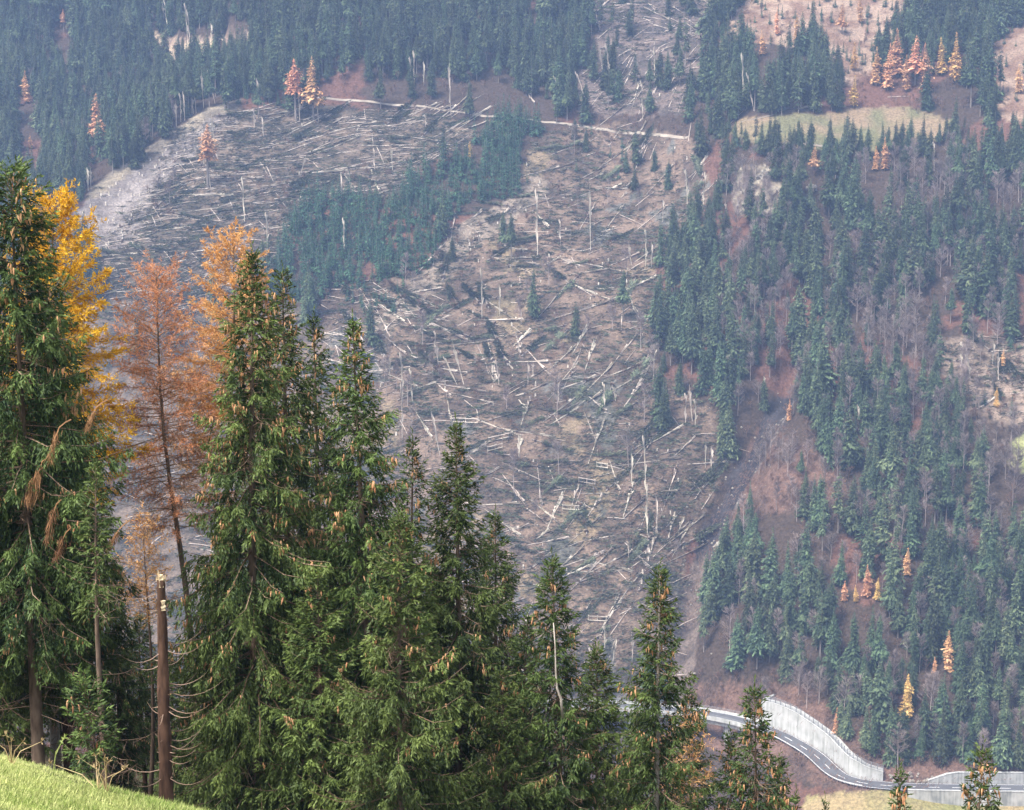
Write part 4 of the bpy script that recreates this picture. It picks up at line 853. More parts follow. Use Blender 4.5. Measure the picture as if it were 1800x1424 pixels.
# fallen spruces that still carry their green crown
for x, y in rnd_in('clear', 110):
    a_ = rad(22 + 88 * float(fbm(x, y, 130, 2, 171)) + r.normal(0, 12) + 180 * (r.random() < .4)); L = r.uniform(48, 80); CROWNS.append((x, y, x + L * math.cos(a_), y - L * math.sin(a_)))
for x, y in rnd_in('slash', 74):
    a_ = rad(r.normal(12, 16)); L = r.uniform(48, 76); CROWNS.append((x, y, x + L * math.cos(a_), y - L * math.sin(a_)))
for x, y in rnd_in('fallr', 12):
    a_ = rad(r.normal(170, 30)); L = r.uniform(40, 70); CROWNS.append((x, y, x + L * math.cos(a_), y - L * math.sin(a_)))
for _ in range(30):
    x, y = r.uniform(600, 900), r.uniform(520, 660); a_ = rad(r.normal(150, 30)); L = r.uniform(40, 62); CROWNS.append((x, y, x + L * math.cos(a_), y - L * math.sin(a_)))
CR = np.array(CROWNS); Q1 = ground_pts(CR[:, 0], CR[:, 1]); Q2 = ground_pts(CR[:, 2], CR[:, 3])
fell = [far_conifer(230 + i, h=22, R=3.3, base=.25, whorls=34, per=9, taper=.6, thick=.9, foliage='felled') for i in range(3)]
for i in range(len(CR)):
    d = Q2[i] - Q1[i]; L = float(np.linalg.norm(d))
    if not 4 < L < 70: continue
    L = min(L, 27); p2 = Q1[i] + d / np.linalg.norm(d) * L; p2[2] = Hm(p2[0], p2[1]); loc, rt, L = lay(Q1[i], p2, .6)
    tm, cm = fell[i % 3][:2]; px_, py_ = proj(Q1[i])
    w, m_ = where_is(float(px_), float(py_)); sx_ = CR[i, 2] - CR[i, 0]
    if i == 1: lb, gp_ = 'long uprooted spruce with arched green crown on the lower clearing', None
    elif i == 0: lb, gp_ = 'uprooted spruce just above the long arched one on the lower clearing', None
    else: lb, gp_ = 'uprooted spruce, crown toward the %s, %s' % ('right' if sx_ > 0 else 'left', w), 'uprooted spruces around ' + m_
    o = obj('fallen_spruce', None, loc=loc, rot=(0, rt[1], rt[2]), scale=L / 22, label=lb, cat='fallen tree', group=gp_)
    obj('trunk', tm, o, rot=(0, rad(90), 0)); obj('crown', cm, o, rot=(0, rad(90), 0), scale=(.5, 1, 1)); obj('root_plate', root_var[i % 2], o, scale=(1, 1.1, 1.1), loc=(0, 0, .4))
# standing dead poles and broken trunks: foot x, foot y, height px, lean px
POLES = [(945, 450, 105, -2), (847, 560, 80, 0), (878, 555, 55, 0), (815, 675, 70, -18), (803, 676, 50, -22), (877, 676, 40, -4), (928, 677, 40, 0), (937, 660, 22, 0), (725, 707, 55, -3), (708, 705, 80, -2), (685, 660, 32, 0), (771, 650, 45, -3), (765, 620, 35, 0), (707, 770, 90, 0), (773, 800, 80, -14),
         (1038, 440, 110, -2), (1138, 940, 90, -3), (1135, 855, 85, -4), (1155, 940, 70, -2), (1217, 740, 60, -6), (1205, 745, 50, 0), (1222, 750, 45, 0), (1110, 850, 55, 0), (982, 705, 45, 0), (1063, 715, 40, -2), (1082, 705, 24, -3), (1250, 825, 40, 0), (1240, 822, 45, 0),
         (1130, 210, 60, -3), (1072, 140, 55, -6), (1068, 138, 45, 0), (1062, 140, 60, -10), (1035, 190, 60, -22), (1150, 140, 45, 0), (1118, 150, 45, 0), (1215, 180, 60, 3), (983, 178, 40, -8), (993, 172, 22, 0), (793, 205, 75, -4), (790, 180, 65, 0), (728, 160, 62, 0), (722, 158, 50, 0), (745, 150, 40, 0), (710, 110, 60, 0),
         (560, 215, 66, -4), (527, 212, 60, -2), (455, 200, 60, -2), (377, 255, 50, -4), (360, 250, 35, 0), (447, 225, 30, 0), (463, 240, 35, -2), (370, 330, 90, -8), (430, 390, 70, -2), (470, 440, 60, 0), (358, 290, 25, 0), (528, 308, 32, 10), (335, 80, 55, -4), (330, 75, 60, -2), (372, 72, 30, 0), (290, 52, 40, -3), (295, 55, 45, -4),
         (340, 200, 50, -3), (345, 198, 65, -6), (358, 190, 60, -2), (378, 182, 52, -10), (318, 215, 45, 0), (325, 212, 50, -2), (310, 222, 40, 0), (175, 270, 40, -5), (205, 245, 40, 0), (155, 335, 40, 0), (160, 333, 35, 0), (658, 300, 35, 0), (748, 225, 20, 0), (600, 355, 50, 0), (690, 300, 40, -2),
         (605, 450, 60, 0), (1135, 470, 60, 0), (1145, 470, 45, 0), (1110, 465, 35, -5), (1235, 370, 60, 4), (1208, 360, 55, -2), (1165, 390, 40, 0), (1280, 385, 30, -6), (1325, 195, 60, -12), (1306, 185, 80, -2), (1358, 180, 45, -12), (1375, 185, 40, -3), (985, 430, 40, -1), (1105, 980, 28, 0), (1077, 1165, 50, 6), (1111, 1165, 48, 2), (1032, 1180, 40, 6), (1063, 1140, 40, 0),
         (1510, 755, 46, -4), (1484, 752, 45, -6), (1470, 755, 38, 0), (1612, 1140, 60, -2), (1300, 1010, 45, 2), (1328, 310, 22, 0), (1690, 640, 35, 0), (1705, 665, 40, -6), (1745, 640, 40, 0), (1755, 668, 46, -2), (1490, 600, 30, 0), (1585, 560, 30, -4), (1665, 380, 40, -6), (1480, 295, 20, 0), (1642, 300, 45, -2), (1655, 800, 40, -4), (1340, 690, 30, 3)]
pp = ground_pts([p[0] for p in POLES], [p[1] for p in POLES])
def pole_mesh(seed):
    r2 = np.random.default_rng(seed); b = MB(); b.tube([[0, 0, -.06], [0, 0, .5], [r2.normal(0, .2), 0, 1]], [1, .8, .35], 6, 0, .6)
    for k in range(14):
        a_ = r2.uniform(0, 6.28); b.spindles([[0, 0, r2.uniform(.25, .98)]], [[math.cos(a_), math.sin(a_), .02]], r2.uniform(2.0, 5.5), .12, 0, .3)
    return b.mesh('dead_trunk', [M['log']])
poles = [pole_mesh(s) for s in range(4)]
for i, (p, q) in enumerate(zip(POLES, pp)):
    h = p[2] * q[1] / F; rr = r.uniform(.17, .28)
    w, m_ = where_is(p[0], p[1] - p[2] * .5); lb, gp_ = '%s bare standing trunk %s, %s' % ('tall' if p[2] > 58 else 'short' if p[2] < 38 else 'middling', 'leaning left' if p[3] < -4 else 'leaning right' if p[3] > 4 else 'upright', w), 'bare trunks around ' + m_
    obj('standing_snag', poles[i % 4], loc=q, rot=(0, math.atan2(p[3], p[2]), 0), scale=(rr, rr, h), label=lb, cat='snag', group=gp_)
# timber snow barriers
bar_lab = ['topmost pale timber snow barrier on the lower clearing', 'timber snow barrier right of and below the topmost one', 'timber snow barrier directly below another at the clearing edge', 'small timber snow barrier under the long arched fallen spruce', 'timber snow barrier beside splintered stumps in the lower clearing', 'lowest complete timber snow barrier with two rails', 'timber snow barrier half hidden behind the near spruce tops']
for q, lb in zip(BARRIERS, bar_lab):
    a1, a2 = ground_pts([q[0], q[2]], [q[1], q[3]]); o = obj('snow_barrier', None, loc=a1, label=lb, cat='snow barrier', group='timber snow barriers on the clearing')
    d = a2 - a1
    for h in (1.1, 3.0):
        b = MB(); b.tube([[0, 0, h], d + [0, 0, h]], .22, 6); obj('rail', b.mesh('rail', [M['log']]), o)
    for t in (.03, .5, .97):
        b = MB(); b.tube([d * t + [0, .5, -.6], d * t + [0, .25, 3.4]], .2, 6); obj('post', b.mesh('post', [M['log']]), o)
# stumps
SP = []
for zn, n in (('scree', 95), ('clear', 150), ('slash', 30), ('strip', 12)): SP += rnd_in(zn, n)
for _ in range(45): SP.append((r.normal(860, 45), r.normal(420, 26)))
SP = np.array([s for s in SP if not inpoly(np.array([s[0]]), np.array([s[1]]), front)[0]][:300]); Q = ground_pts(SP[:, 0], SP[:, 1])
for i, q in enumerate(Q):
    x, y = SP[i]
    hz = r.uniform(.9, 2.1); s = r.uniform(.5, 1.15); w, m_ = where_is(x, y); lb, gp_ = '%s pale splintered stump %s' % ('tall' if s * hz > 1.6 else 'low' if s * hz < .9 else 'thick' if s > .85 else 'thin', w), 'stumps around ' + m_
    obj('tree_stump', stump_var[i % 4], loc=q, rot=(0, 0, i), scale=(s, s, s * hz), label=lb, cat='stump', group=gp_)
# slash: broken branches lying about, and low scrub
def litter(name, zs, n, mtl, ll, ww, up, label, cat):
    B, D, L, Wd, T = [], [], [], [], []
    for zn, k in zip(zs, n):
        pts = np.array(rnd_in(zn, k)); Q = ground_pts(pts[:, 0], pts[:, 1]); m_ = 10
        for j in range(m_):
            B.append(Q + np.column_stack([r.normal(0, 1.6, k), r.normal(0, 1.6, k), r.uniform(0, .6, k)])); aa = r.normal(.3, .9, k); D.append(np.column_stack([np.cos(aa), np.sin(aa), r.uniform(*up, k)])); L.append(r.uniform(*ll, k)); Wd.append(r.uniform(*ww, k)); T.append(np.clip(r.normal(.4, .3, k), 0, 1))
    B = np.concatenate(B); B[:, 2] = np.maximum(B[:, 2], Hm(B[:, 0], B[:, 1]) + .1)
    b = MB(); blades(b, B, np.concatenate(D), np.concatenate(L), np.concatenate(Wd), np.concatenate(T)); obj(name, b.mesh(name, [M[mtl]]), kind='stuff', label=label, cat=cat)
litter('branch_debris', ['slash', 'clear', 'strip', 'fallr', 'lowleft'], [2600, 4200, 700, 200, 900], 'slash', (1.2, 4.5), (.08, .28), (-.1, .5), 'grey mat of broken branches between the fallen trunks', 'debris')
litter('wood_litter', ['slash', 'clear', 'strip', 'lowleft', 'scree'], [900, 1500, 350, 300, 120], 'chips', (.8, 2.8), (.04, .10), (-.1, .25), 'pale broken sticks and bark strewn between the trunks', 'debris')
litter('undergrowth', ['clear', 'brown', 'shrub', 'scree', 'topgrass'], [650, 700, 700, 120, 150], 'scrub', (.8, 2.6), (.04, .10), (.5, 2.2), 'low reddish brown scrub on the open banks', 'undergrowth')
def crag_mesh(seed):
    r2 = np.random.default_rng(seed); n, k = 28, 18; th = np.linspace(.05, math.pi * .62, k)[:, None]; ph = (np.arange(n) * 2 * math.pi / n)[None]
    X = np.sin(th) * np.cos(ph); Y = np.sin(th) * np.sin(ph); Zc = np.cos(th) + 0 * ph
    q = 1 + .55 * fbm(X * 3 + seed, Y * 3 + Zc * 2.1, 1.0, 4, seed) + .25 * np.round(2.5 * fbm(X * 2 + Zc * 3, Y * 2 - seed, 1.0, 2, seed + 5)) / 2.5
    V = np.stack([q * X, q * Y, q * Zc], -1).reshape(-1, 3); i = (np.arange(k - 1)[:, None] * n); j = np.arange(n)[None]; j2 = (j + 1) % n
    return mesh_np('rock_outcrop', V, np.stack([i + j, i + n + j, i + n + j2, i + j2], -1).reshape(-1, 4), [M['rock']])
# rock outcrop below the meadow and in the upper forest clearing, pale stones of the gully
for (x, y, s, lb) in [(1345, 308, 5, 'pale rock outcrop below the left end of the level meadow'), (1316, 335, 4, 'broken rock face left of the pale outcrop'), (1332, 362, 4, 'low grey rock face under the pale outcrop'), (1425, 330, 3.5, 'grey rock beside a young spruce below the meadow'), (1312, 944, 4.5, 'grey rock ledge above the lower gully'), (1272, 958, 4, 'broken rock ledge beside the lower gully'), (338, 94, 4.5, 'pale rock bluff in the forest at the upper left'), (366, 90, 4, 'right half of the pale bluff in the upper left forest')]:
    q = ground_pts([x], [y])[0]; obj('rock_outcrop', crag_mesh(int(x)), loc=q - [0, 0, s * .3], rot=(0, 0, x), scale=(s, s * .8, s * .8), label=lb, cat='rock')
gp = GULLY[(proj(GULLY)[1] > 700)]; B = []
for i in range(150):
    t = r.random(); k = int(t * (len(GULLY) - 1)); q = GULLY[k] + (GULLY[min(k + 1, len(GULLY) - 1)] - GULLY[k]) * r.random(); q = q[:2] + r.normal(0, 7, 2)
    z_ = float(Hm(*q)); x, y = proj(np.array([q[0], q[1], z_]))
    if 690 < y < 1220: B.append((q[0], q[1], z_, x, y))
for i, q in enumerate(B[:90]):
    s = r.uniform(.3, .8); obj('boulder', bms[i % 5], loc=(q[0], q[1], q[2] + .2 * s), rot=(i, i * 2, i * 3), scale=s, label='pale boulder lying along the dark gully track', cat='boulder', group='boulders along the gully')

# low leafless shrubs under and between the trees
P, px, py, r = scatter(6.0, seed=15)
d_ = np.where((px > 1190) & (py > 260), .34, .0); d_[zone('brown', px, py) | zone('shrub', px, py)] = .95; d_[zone('clear', px, py)] = .12; d_[zone('bench', px, py) | zone('meadow', px, py) | zone('meadr', px, py) | zone('meadr2', px, py)] = 0
d_[(px < 330) & (py < 400) & ~zone('scree', px, py)] = .25; d_[zone('topgrass', px, py)] = .14; d_[(px > 980) & (px < 1290) & (py > 190) & (py < 262)] = .55; d_[(px > 1480) & (px < 1720) & (py > 120) & (py < 205)] = .55; d_[(px > 540) & (px < 900) & (py > 145) & (py < 203)] = .45; d_[(px > 430) & (px < 780) & (py > 300) & (py < 560)] = .3
dr_, _, sr_ = polydist(P[:, 0], P[:, 1], ROAD); d_[(sr_ > 0) & (dr_ < 60)] = .45; d_[dr_ < 8.5] = 0; dgl, _, _ = polydist(P[:, 0], P[:, 1], GULLY); d_[dgl < 5] = 0
k = r.random(len(P)) < d_; P = P[k]
gn_scatter('shrubbery', P, r.uniform(.45, 1.15, len(P)), r.uniform(0, 6.28, len(P)), r.integers(0, 3, len(P)), tuft_var, label='low leafless reddish brown shrubs under the trees', cat='shrubbery')

# brush heaps and clods over the cleared ground
def brush_mesh(seed):
    r2 = np.random.default_rng(seed); b = MB(); n = 70; a2 = r2.normal(.35, .5, n) + math.pi * (r2.random(n) < .5)
    blades(b, np.column_stack([r2.normal(0, 1.5, n), r2.normal(0, .7, n), r2.uniform(0, .7, n)]), np.column_stack([np.cos(a2), np.sin(a2), r2.uniform(-.15, .45, n)]), r2.uniform(.7, 2.6, n), r2.uniform(.06, .2, n), np.clip(r2.normal(.45, .28, n), 0, 1))
    return b.mesh('brush', [M['felled' if seed % 3 else 'slash']])
P, px, py, r = scatter(3.6, seed=17)
nb_ = fbm(P[:, 0], P[:, 1], 17, 3, 175); d_ = np.zeros(len(P))
zc = zone('clear', px, py); d_[zc] = np.where(nb_[zc] > .02, .62, .07); zc = zone('slash', px, py) | zone('lowleft', px, py); d_[zc] = np.where(nb_[zc] > -.02, .6, .12); zc = zone('strip', px, py) | zone('fallr', px, py); d_[zc] = np.where(nb_[zc] > .05, .5, .05)
d_[zone('scree', px, py)] = .04; k = r.random(len(P)) < d_; Pb = P[k]
gn_scatter('brushwood', Pb, r.uniform(.5, 1.25, len(Pb)), fbm(Pb[:, 0], Pb[:, 1], 60, 2, 177) * 1.8 + r.normal(.2, .4, len(Pb)), r.integers(0, 4, len(Pb)), [brush_mesh(i) for i in range(4)], label='green and grey heaps of torn branches between the trunks', cat='brushwood')
d_ = np.where(zone('clear', px, py) | zone('scree', px, py) | zone('brown', px, py), .22, 0.0); k = r.random(len(P)) < d_; Pb = P[k]
gn_scatter('rubble', Pb, r.uniform(.12, .5, len(Pb)) ** 1.2, r.uniform(0, 6.28, len(Pb)), r.integers(0, 5, len(Pb)), bms, label='small stones strewn over the open ground', cat='rubble')
# ------------------------------------------------------------------ the near grove
def cone_geo():
    n = 5; zs = [0, -.35, -1.0]; rs = [.09, .18, .04]; V = []; Fq = []
    for z, q in zip(zs, rs):
        for j in range(n): V.append([q * math.cos(j * 6.283 / n), q * math.sin(j * 6.283 / n), z])
    for i in range(2):
        for j in range(n): Fq.append([i * n + j, (i + 1) * n + j, (i + 1) * n + (j + 1) % n, i * n + (j + 1) % n])
    return np.array(V), np.array(Fq)
CV, CF = cone_geo()
def near_spruce(seed, Ht, Rk=1.0, base=0.04, ncone=0, vis=99.0, light=0.0, dens=1.0, dead=40, droop=1.0, tr=None, full=False):
    """Norway spruce: whorled boughs that sag and turn up, combs of hanging side shoots, needled twigs. vis = depth below the top that shows"""
    r = np.random.default_rng(seed); fo = MB(); wo = MB(); co = MB(); de = MB()
    bend = r.normal(0, .10, 2)
    axis = lambda z: np.stack([bend[0] * np.sin(z / Ht * 4) , bend[1] * np.sin(z / Ht * 3.1), z], -1)
    zz = np.array([-1.2, 0, .25 * Ht, .5 * Ht, .75 * Ht, .93 * Ht, Ht]); tr = tr or .0105 * Ht
    tk = MB(); tk.tube(axis(zz), tr * np.array([1.3, 1.1, .86, .62, .34, .13, .03]), 8)
    d = .12; k = 0; sel = []
    while d < Ht * (1 - base):
        t = min(1, d / 9.0); z = Ht - d
        env = Rk * (min(2.3, .52 * d ** .60 + .06) if full else min(2.3, .315 * d ** .86 + .07)); under = max(0.0, (d / Ht - (1 - base) + .14) / .14)
        L = env * (1 + .10 * math.sin(seed + d * 2.1)) * r.uniform(.58, 1.22) * (1 - .45 * under); L = max(L, .12)
        az = k * 2.39996 + r.normal(0, .35); k += 1
        hidden = d > vis
        dsc = dens * (.2 if hidden else 1)
        sl = np.interp(d, [0, 1, 3, 7, 12], [1.5, .75, .30, .05, -.10]) + r.normal(0, .12)
        dr = np.interp(d, [0, 1, 3, 7, 12], [.2, .35, .50, .62, .70]) * droop; up = np.interp(d, [0, 1.5, 4, 9], [.25, .35, .45, .50])
        s = np.linspace(0, 1, 7); rr_ = L * (s - .06 * s * s); zc = L * (sl * s - dr * s ** 2 + up * s ** 3.2)
        side_b = r.normal(0, .12); azs = az + side_b * s
        pts = axis(np.array([z]))[0] + np.column_stack([rr_ * np.cos(azs), rr_ * np.sin(azs), zc])
        wo.tube(pts[[0, 2, 4, 6]], np.array([1, .75, .5, .15]) * (.007 + .008 * L), 3, 0, r.uniform(.1, .9), cap=False)
        n2 = max(3, int(L / .054 * dsc)); ss = np.sort(np.clip(r.uniform(.10, 1.0, n2) ** .85, 0, 1))
        Pp = np.column_stack([np.interp(ss, s, pts[:, q]) for q in range(3)]); Tg = np.gradient(pts, axis=0); Tt = unit(np.column_stack([np.interp(ss, s, Tg[:, q]) for q in range(3)]))
        Sd = unit(np.cross(Tt, Zup)); sg = np.where(np.arange(n2) % 2 == 0, 1.0, -1.0)
        l2 = np.clip((.10 + .40 * L * (1 - ss) ** .75 * np.clip(ss * 3.5, .35, 1)), .10, .58) * r.uniform(.65, 1.25, n2)
        hang = r.uniform(.05, .5, n2) + np.interp(d, [0, 2, 6], [-.25, .15, .65]) * r.uniform(.6, 1.5, n2)
        hang = np.where(r.random(n2) < .3, hang * 3.0 + .2 * min(1, d / 3), hang)
        d2 = unit(Tt * r.uniform(.55, 1.0, n2)[:, None] + Sd * (sg * r.uniform(.35, .85, n2))[:, None] - Zup * hang[:, None])
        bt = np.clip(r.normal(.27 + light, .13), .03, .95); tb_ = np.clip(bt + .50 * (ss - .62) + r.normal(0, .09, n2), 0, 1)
        # shoots along each side branchlet
        J = 6; q = (np.arange(J) * .095)[None] + 0 * l2[:, None]; mk = (q < l2[:, None] - .02)
        pos = Pp[:, None] + d2[:, None] * q[..., None] - Zup * (.55 * q ** 2)[..., None]
        dj = d2[:, None] - Zup * (1.0 * q)[..., None]
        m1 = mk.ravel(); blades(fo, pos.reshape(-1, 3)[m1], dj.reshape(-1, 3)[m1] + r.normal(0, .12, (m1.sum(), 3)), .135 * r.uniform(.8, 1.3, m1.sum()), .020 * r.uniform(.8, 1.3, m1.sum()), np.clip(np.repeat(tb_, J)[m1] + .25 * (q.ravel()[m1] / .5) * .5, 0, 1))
        pr = unit(np.cross(d2, Zup + .3 * r.normal(0, 1, (n2, 3))))
        for sgn in (1, -1):
            q2 = q + r.uniform(.01, .07, q.shape); mk2 = (q2 < l2[:, None]) & (r.random(q.shape) < .86); m2 = mk2.ravel()
            p2 = Pp[:, None] + d2[:, None] * q2[..., None] - Zup * (.55 * q2 ** 2)[..., None]
            d3 = d2[:, None] * .75 + sgn * pr[:, None] * r.uniform(.45, .85, q.shape)[..., None] - Zup * r.uniform(-.1, .45, q.shape)[..., None]
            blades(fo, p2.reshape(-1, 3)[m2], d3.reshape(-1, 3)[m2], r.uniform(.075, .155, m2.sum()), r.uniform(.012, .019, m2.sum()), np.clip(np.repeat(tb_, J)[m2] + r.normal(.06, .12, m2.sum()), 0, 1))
        # needles along the bough itself
        n3 = max(4, int(L / .05 * dsc)); s3 = r.uniform(.3, 1, n3); P3 = np.column_stack([np.interp(s3, s, pts[:, q_]) for q_ in range(3)]); T3 = unit(np.column_stack([np.interp(s3, s, Tg[:, q_]) for q_ in range(3)]))
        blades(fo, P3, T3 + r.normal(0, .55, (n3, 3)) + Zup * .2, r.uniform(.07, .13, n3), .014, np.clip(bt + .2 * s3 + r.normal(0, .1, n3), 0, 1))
        if d < min(vis, Ht * .8) and d > .35: sel.append((pts, L, d))
        d += r.uniform(.6, 1.4) * np.interp(d, [0, 1, 3, 6, 12], [.026, .030, .038, .045, .045]) / max(.55, dens)
    # leader
    lz = np.linspace(Ht - .5, Ht + .25, 9); fo.spindles(axis(lz), np.tile(Zup, (9, 1)) + r.normal(0, .25, (9, 3)), .16, .02, 0, .6)
    if ncone:
        done = 0
        while done < ncone:
            pts, L, dd = sel[int(len(sel) * r.random())]
            m_ = int(r.integers(1, 5 + int(7 * min(1, dd / 4))))
            for _ in range(m_):
                s = r.uniform(.55, 1.0) * 6; i0 = min(5, int(s)); p = pts[i0] + (pts[i0 + 1] - pts[i0]) * (s - i0) + r.normal(0, .05, 3) - [0, 0, .03]
                ll = r.uniform(.13, .19); a_ = r.uniform(0, 6); tl = r.normal(0, .16, 2); V = CV * [ll * .85, ll * .85, ll]; V[:, 0] += tl[0] * V[:, 2]; V[:, 1] += tl[1] * V[:, 2]
                co.add(V + p, CF, 0, np.clip(r.normal(.55, .25), 0, 1)); done += 1
    for _ in range(dead):     # dead grey boughs and brown hanging twigs inside and below the crown
        dd = r.uniform(.25, 1) * Ht; z = Ht - dd; a_ = r.uniform(0, 6.283); L = min(2.0, .55 * dd ** .55) * r.uniform(.4, .95); s = np.linspace(0, 1, 5)
        pts = axis(np.array([z]))[0] + np.column_stack([L * s * math.cos(a_), L * s * math.sin(a_), L * (-.1 * s - .45 * s ** 2 + .5 * s ** 3)])
        de.tube(pts, np.array([1, .8, .6, .4, .15]) * .012, 3, 0, r.uniform(.2, 1), cap=False)
        m_ = 14; si = r.uniform(.3, 1, m_); Pq = np.column_stack([np.interp(si, s, pts[:, q_]) for q_ in range(3)]); de.spindles(Pq, unit(r.normal(0, .5, (m_, 3)) - Zup * .5), r.uniform(.15, .45, m_), .006, 0, r.uniform(.1, .9, m_))
    return tk, wo, fo, co, de
TREES = []
def place_spruce(px, py, Y, Rk, basepy, ncone, label, seed, light=0.0, dens=1.0, dead=30, bark='bark', droop=1.0, tr=None, reuse=None, lean=0.0, full=False):
    top = at(px, py, Y); x = float(top[0]); g = float(Hm(x, Y)); Ht = float(top[2] - g)
    o = obj('spruce_tree', None, loc=(x, Y, g), rot=(0, lean, 0), label=label, cat='spruce', group='spruces of the near grove')
    if reuse is not None:
        hh, mm = reuse; s = Ht / hh; o.scale = (s * Rk, s * Rk, s); o.rotation_euler = (0, lean, seed * 1.7)
        for nm, me in mm:
            c = obj(nm, me, o)
            if nm in ('cones', 'boughs', 'dead_twigs'): c['kind'] = 'stuff'
        return o
    vis = float(top[2] - at(px, 1470, Y)[2]); base = .03
    if basepy: base = max(.03, (float(at(px, basepy, Y)[2]) - g) / Ht)
    tk, wo, fo, co, de = near_spruce(seed, Ht, Rk, base, ncone, vis, light, dens, dead, droop, tr, full)
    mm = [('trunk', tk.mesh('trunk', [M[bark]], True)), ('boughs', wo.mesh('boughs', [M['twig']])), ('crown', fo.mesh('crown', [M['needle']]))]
    if co.n: mm.append(('cones', co.mesh('cones', [M['cone']], True)))
    if de.n: mm.append(('dead_twigs', de.mesh('dead_twigs', [M['twig']])))
    for nm, me in mm:
        c = obj(nm, me, o)
        if nm in ('cones', 'boughs', 'dead_twigs'): c['kind'] = 'stuff'
    TREES.append((Ht, mm)); return o
place_spruce(437, 448, 45, 1.05, None, 950, 'tall cone-laden spruce in front of the amber larch', 501, .06, 1.0, 46)
TALL = place_spruce(18, 300, 43, 1.25, 1150, 800, 'tallest spruce with many cones, cut by the left picture edge', 502, -.02, .95, 60, full=True)
place_spruce(84, 500, 46, 1.1, 1185, 300, 'dense spruce in front of the yellow larch', 503, -.02, .95, 50, bark='redbark', full=True)
place_spruce(496, 480, 49, .95, None, 420, 'cone-bearing spruce close behind the tall cone-laden one', 504, 0, .9, 30)
place_spruce(627, 568, 46, 1.0, None, 600, 'slender pointed spruce with rows of hanging cones right of the double spruce', 505, .05, 1.0, 36)
place_spruce(803, 748, 47, 1.0, None, 140, 'pointed spruce with long upswept boughs in the middle of the grove', 506, .0, 1.0, 40, droop=.8)
place_spruce(700, 905, 42, 1.2, None, 120, 'light green spruce with upturned bough tips low in the middle', 507, .14, 1.0, 36, droop=.75)
CROOKED = place_spruce(977, 985, 45, 1.0, None, 130, 'spruce with a pale crooked bare stem among its boughs', 508, .04, 1.0, 36)
place_spruce(1160, 1003, 45, .95, None, 230, 'slim spruce with clustered cones in front of the viaduct', 509, .02, .95, 24, bark='palebark')
place_spruce(1330, 1213, 41, 1.0, None, 170, 'dark cone-bearing spruce in front of the tall white wall', 510, -.06, .9, 40)
place_spruce(1725, 1318, 40, 1.0, None, 90, 'spruce top with dense brown cones before the panelled wall', 511, -.05, .8, 16)
place_spruce(1584, 1358, 40, .62, None, 45, 'narrow spruce tip in front of the straight road', 512, -.02, .7, 10)
place_spruce(552, 560, 51, .95, None, 250, 'spruce half hidden right behind the cone-bearing pair', 513, -.03, .75, 20)
place_spruce(722, 772, 50, .8, None, 160, 'small thin-topped spruce left of the pointed middle spruce', 514, -.05, .75, 30)
place_spruce(165, 812, 40, .72, 1075, 0, 'bright green drooping spruce in front of the left spruces', 515, .20, .8, 10, droop=1.3)
place_spruce(150, 1195, 35.5, 1.25, None, 6, 'low spruce spreading its boughs over the meadow edge', 516, .06, .9, 12)
T_ = TREES
place_spruce(62, 520, 47, 1.0, 1165, 0, 'spruce with a pale grey trunk inside the left cluster', 517, 0, reuse=None, dens=.5, bark='palebark')
for k_, (px_, py_, Y_, w_, src, lb) in enumerate([
        (870, 905, 54, 1.0, 5, 'spruce behind the pointed middle spruce, its right boughs against the clearing'), (925, 1085, 50, .9, 7, 'short spruce left of the one with the crooked bare stem'), (1047, 1140, 50, 1.0, 6, 'spruce close right of the one with the crooked bare stem'),
        (1284, 1290, 46, .85, 9, 'little spruce tip left of the dark spruce before the wall'), (-75, 400, 45, 1.2, 0, 'spruce mostly beyond the left picture edge'), (246, 1085, 57, 1.2, 2, 'dark spruce deep behind the broken snag, left of it'),
        (345, 1130, 58, 1.3, 3, 'dark spruce deep behind the broken snag, right of it'), (640, 860, 53, 1.2, 3, 'dark spruce filling the gap behind the slender pointed one'), (760, 1000, 55, 1.3, 5, 'dark spruce behind the light green one'),
        (1210, 1215, 52, 1.1, 8, 'spruce behind the slim one by the viaduct'), (1120, 1255, 54, 1.1, 7, 'spruce filling the gap left of the slim viaduct spruce'), (395, 905, 53, 1.1, 0, 'dark spruce behind the lower boughs of the tall cone-laden spruce'), (20, 760, 52, 1.3, 1, 'dark spruce behind the trunks at the left edge'), (200, 990, 54, 1.1, 3, 'dark spruce between the left cluster and the snag'),
        (112, 1015, 54, 1.3, 2, 'dark spruce behind the trunks below the yellow larch'), (300, 1150, 61, 1.4, 0, 'dark spruce farthest back behind the broken snag'), (1370, 1335, 46, 1.0, 9, 'spruce filling the right foot of the dark spruce by the wall'), (1400, 1398, 44, .7, 11, 'spruce tip at the bottom edge below the road bend'), (1450, 1410, 42, .6, 11, 'smallest spruce tip at the bottom edge below the guard rail'), (560, 1010, 44, 1.2, 6, 'dense spruce low between the cone-laden and the light green spruces'), (880, 1180, 44, 1.1, 6, 'dense light green spruce low before the crooked stem')]):
    place_spruce(px_, py_, Y_, w_, None, 0, lb, 600 + k_, reuse=T_[src])
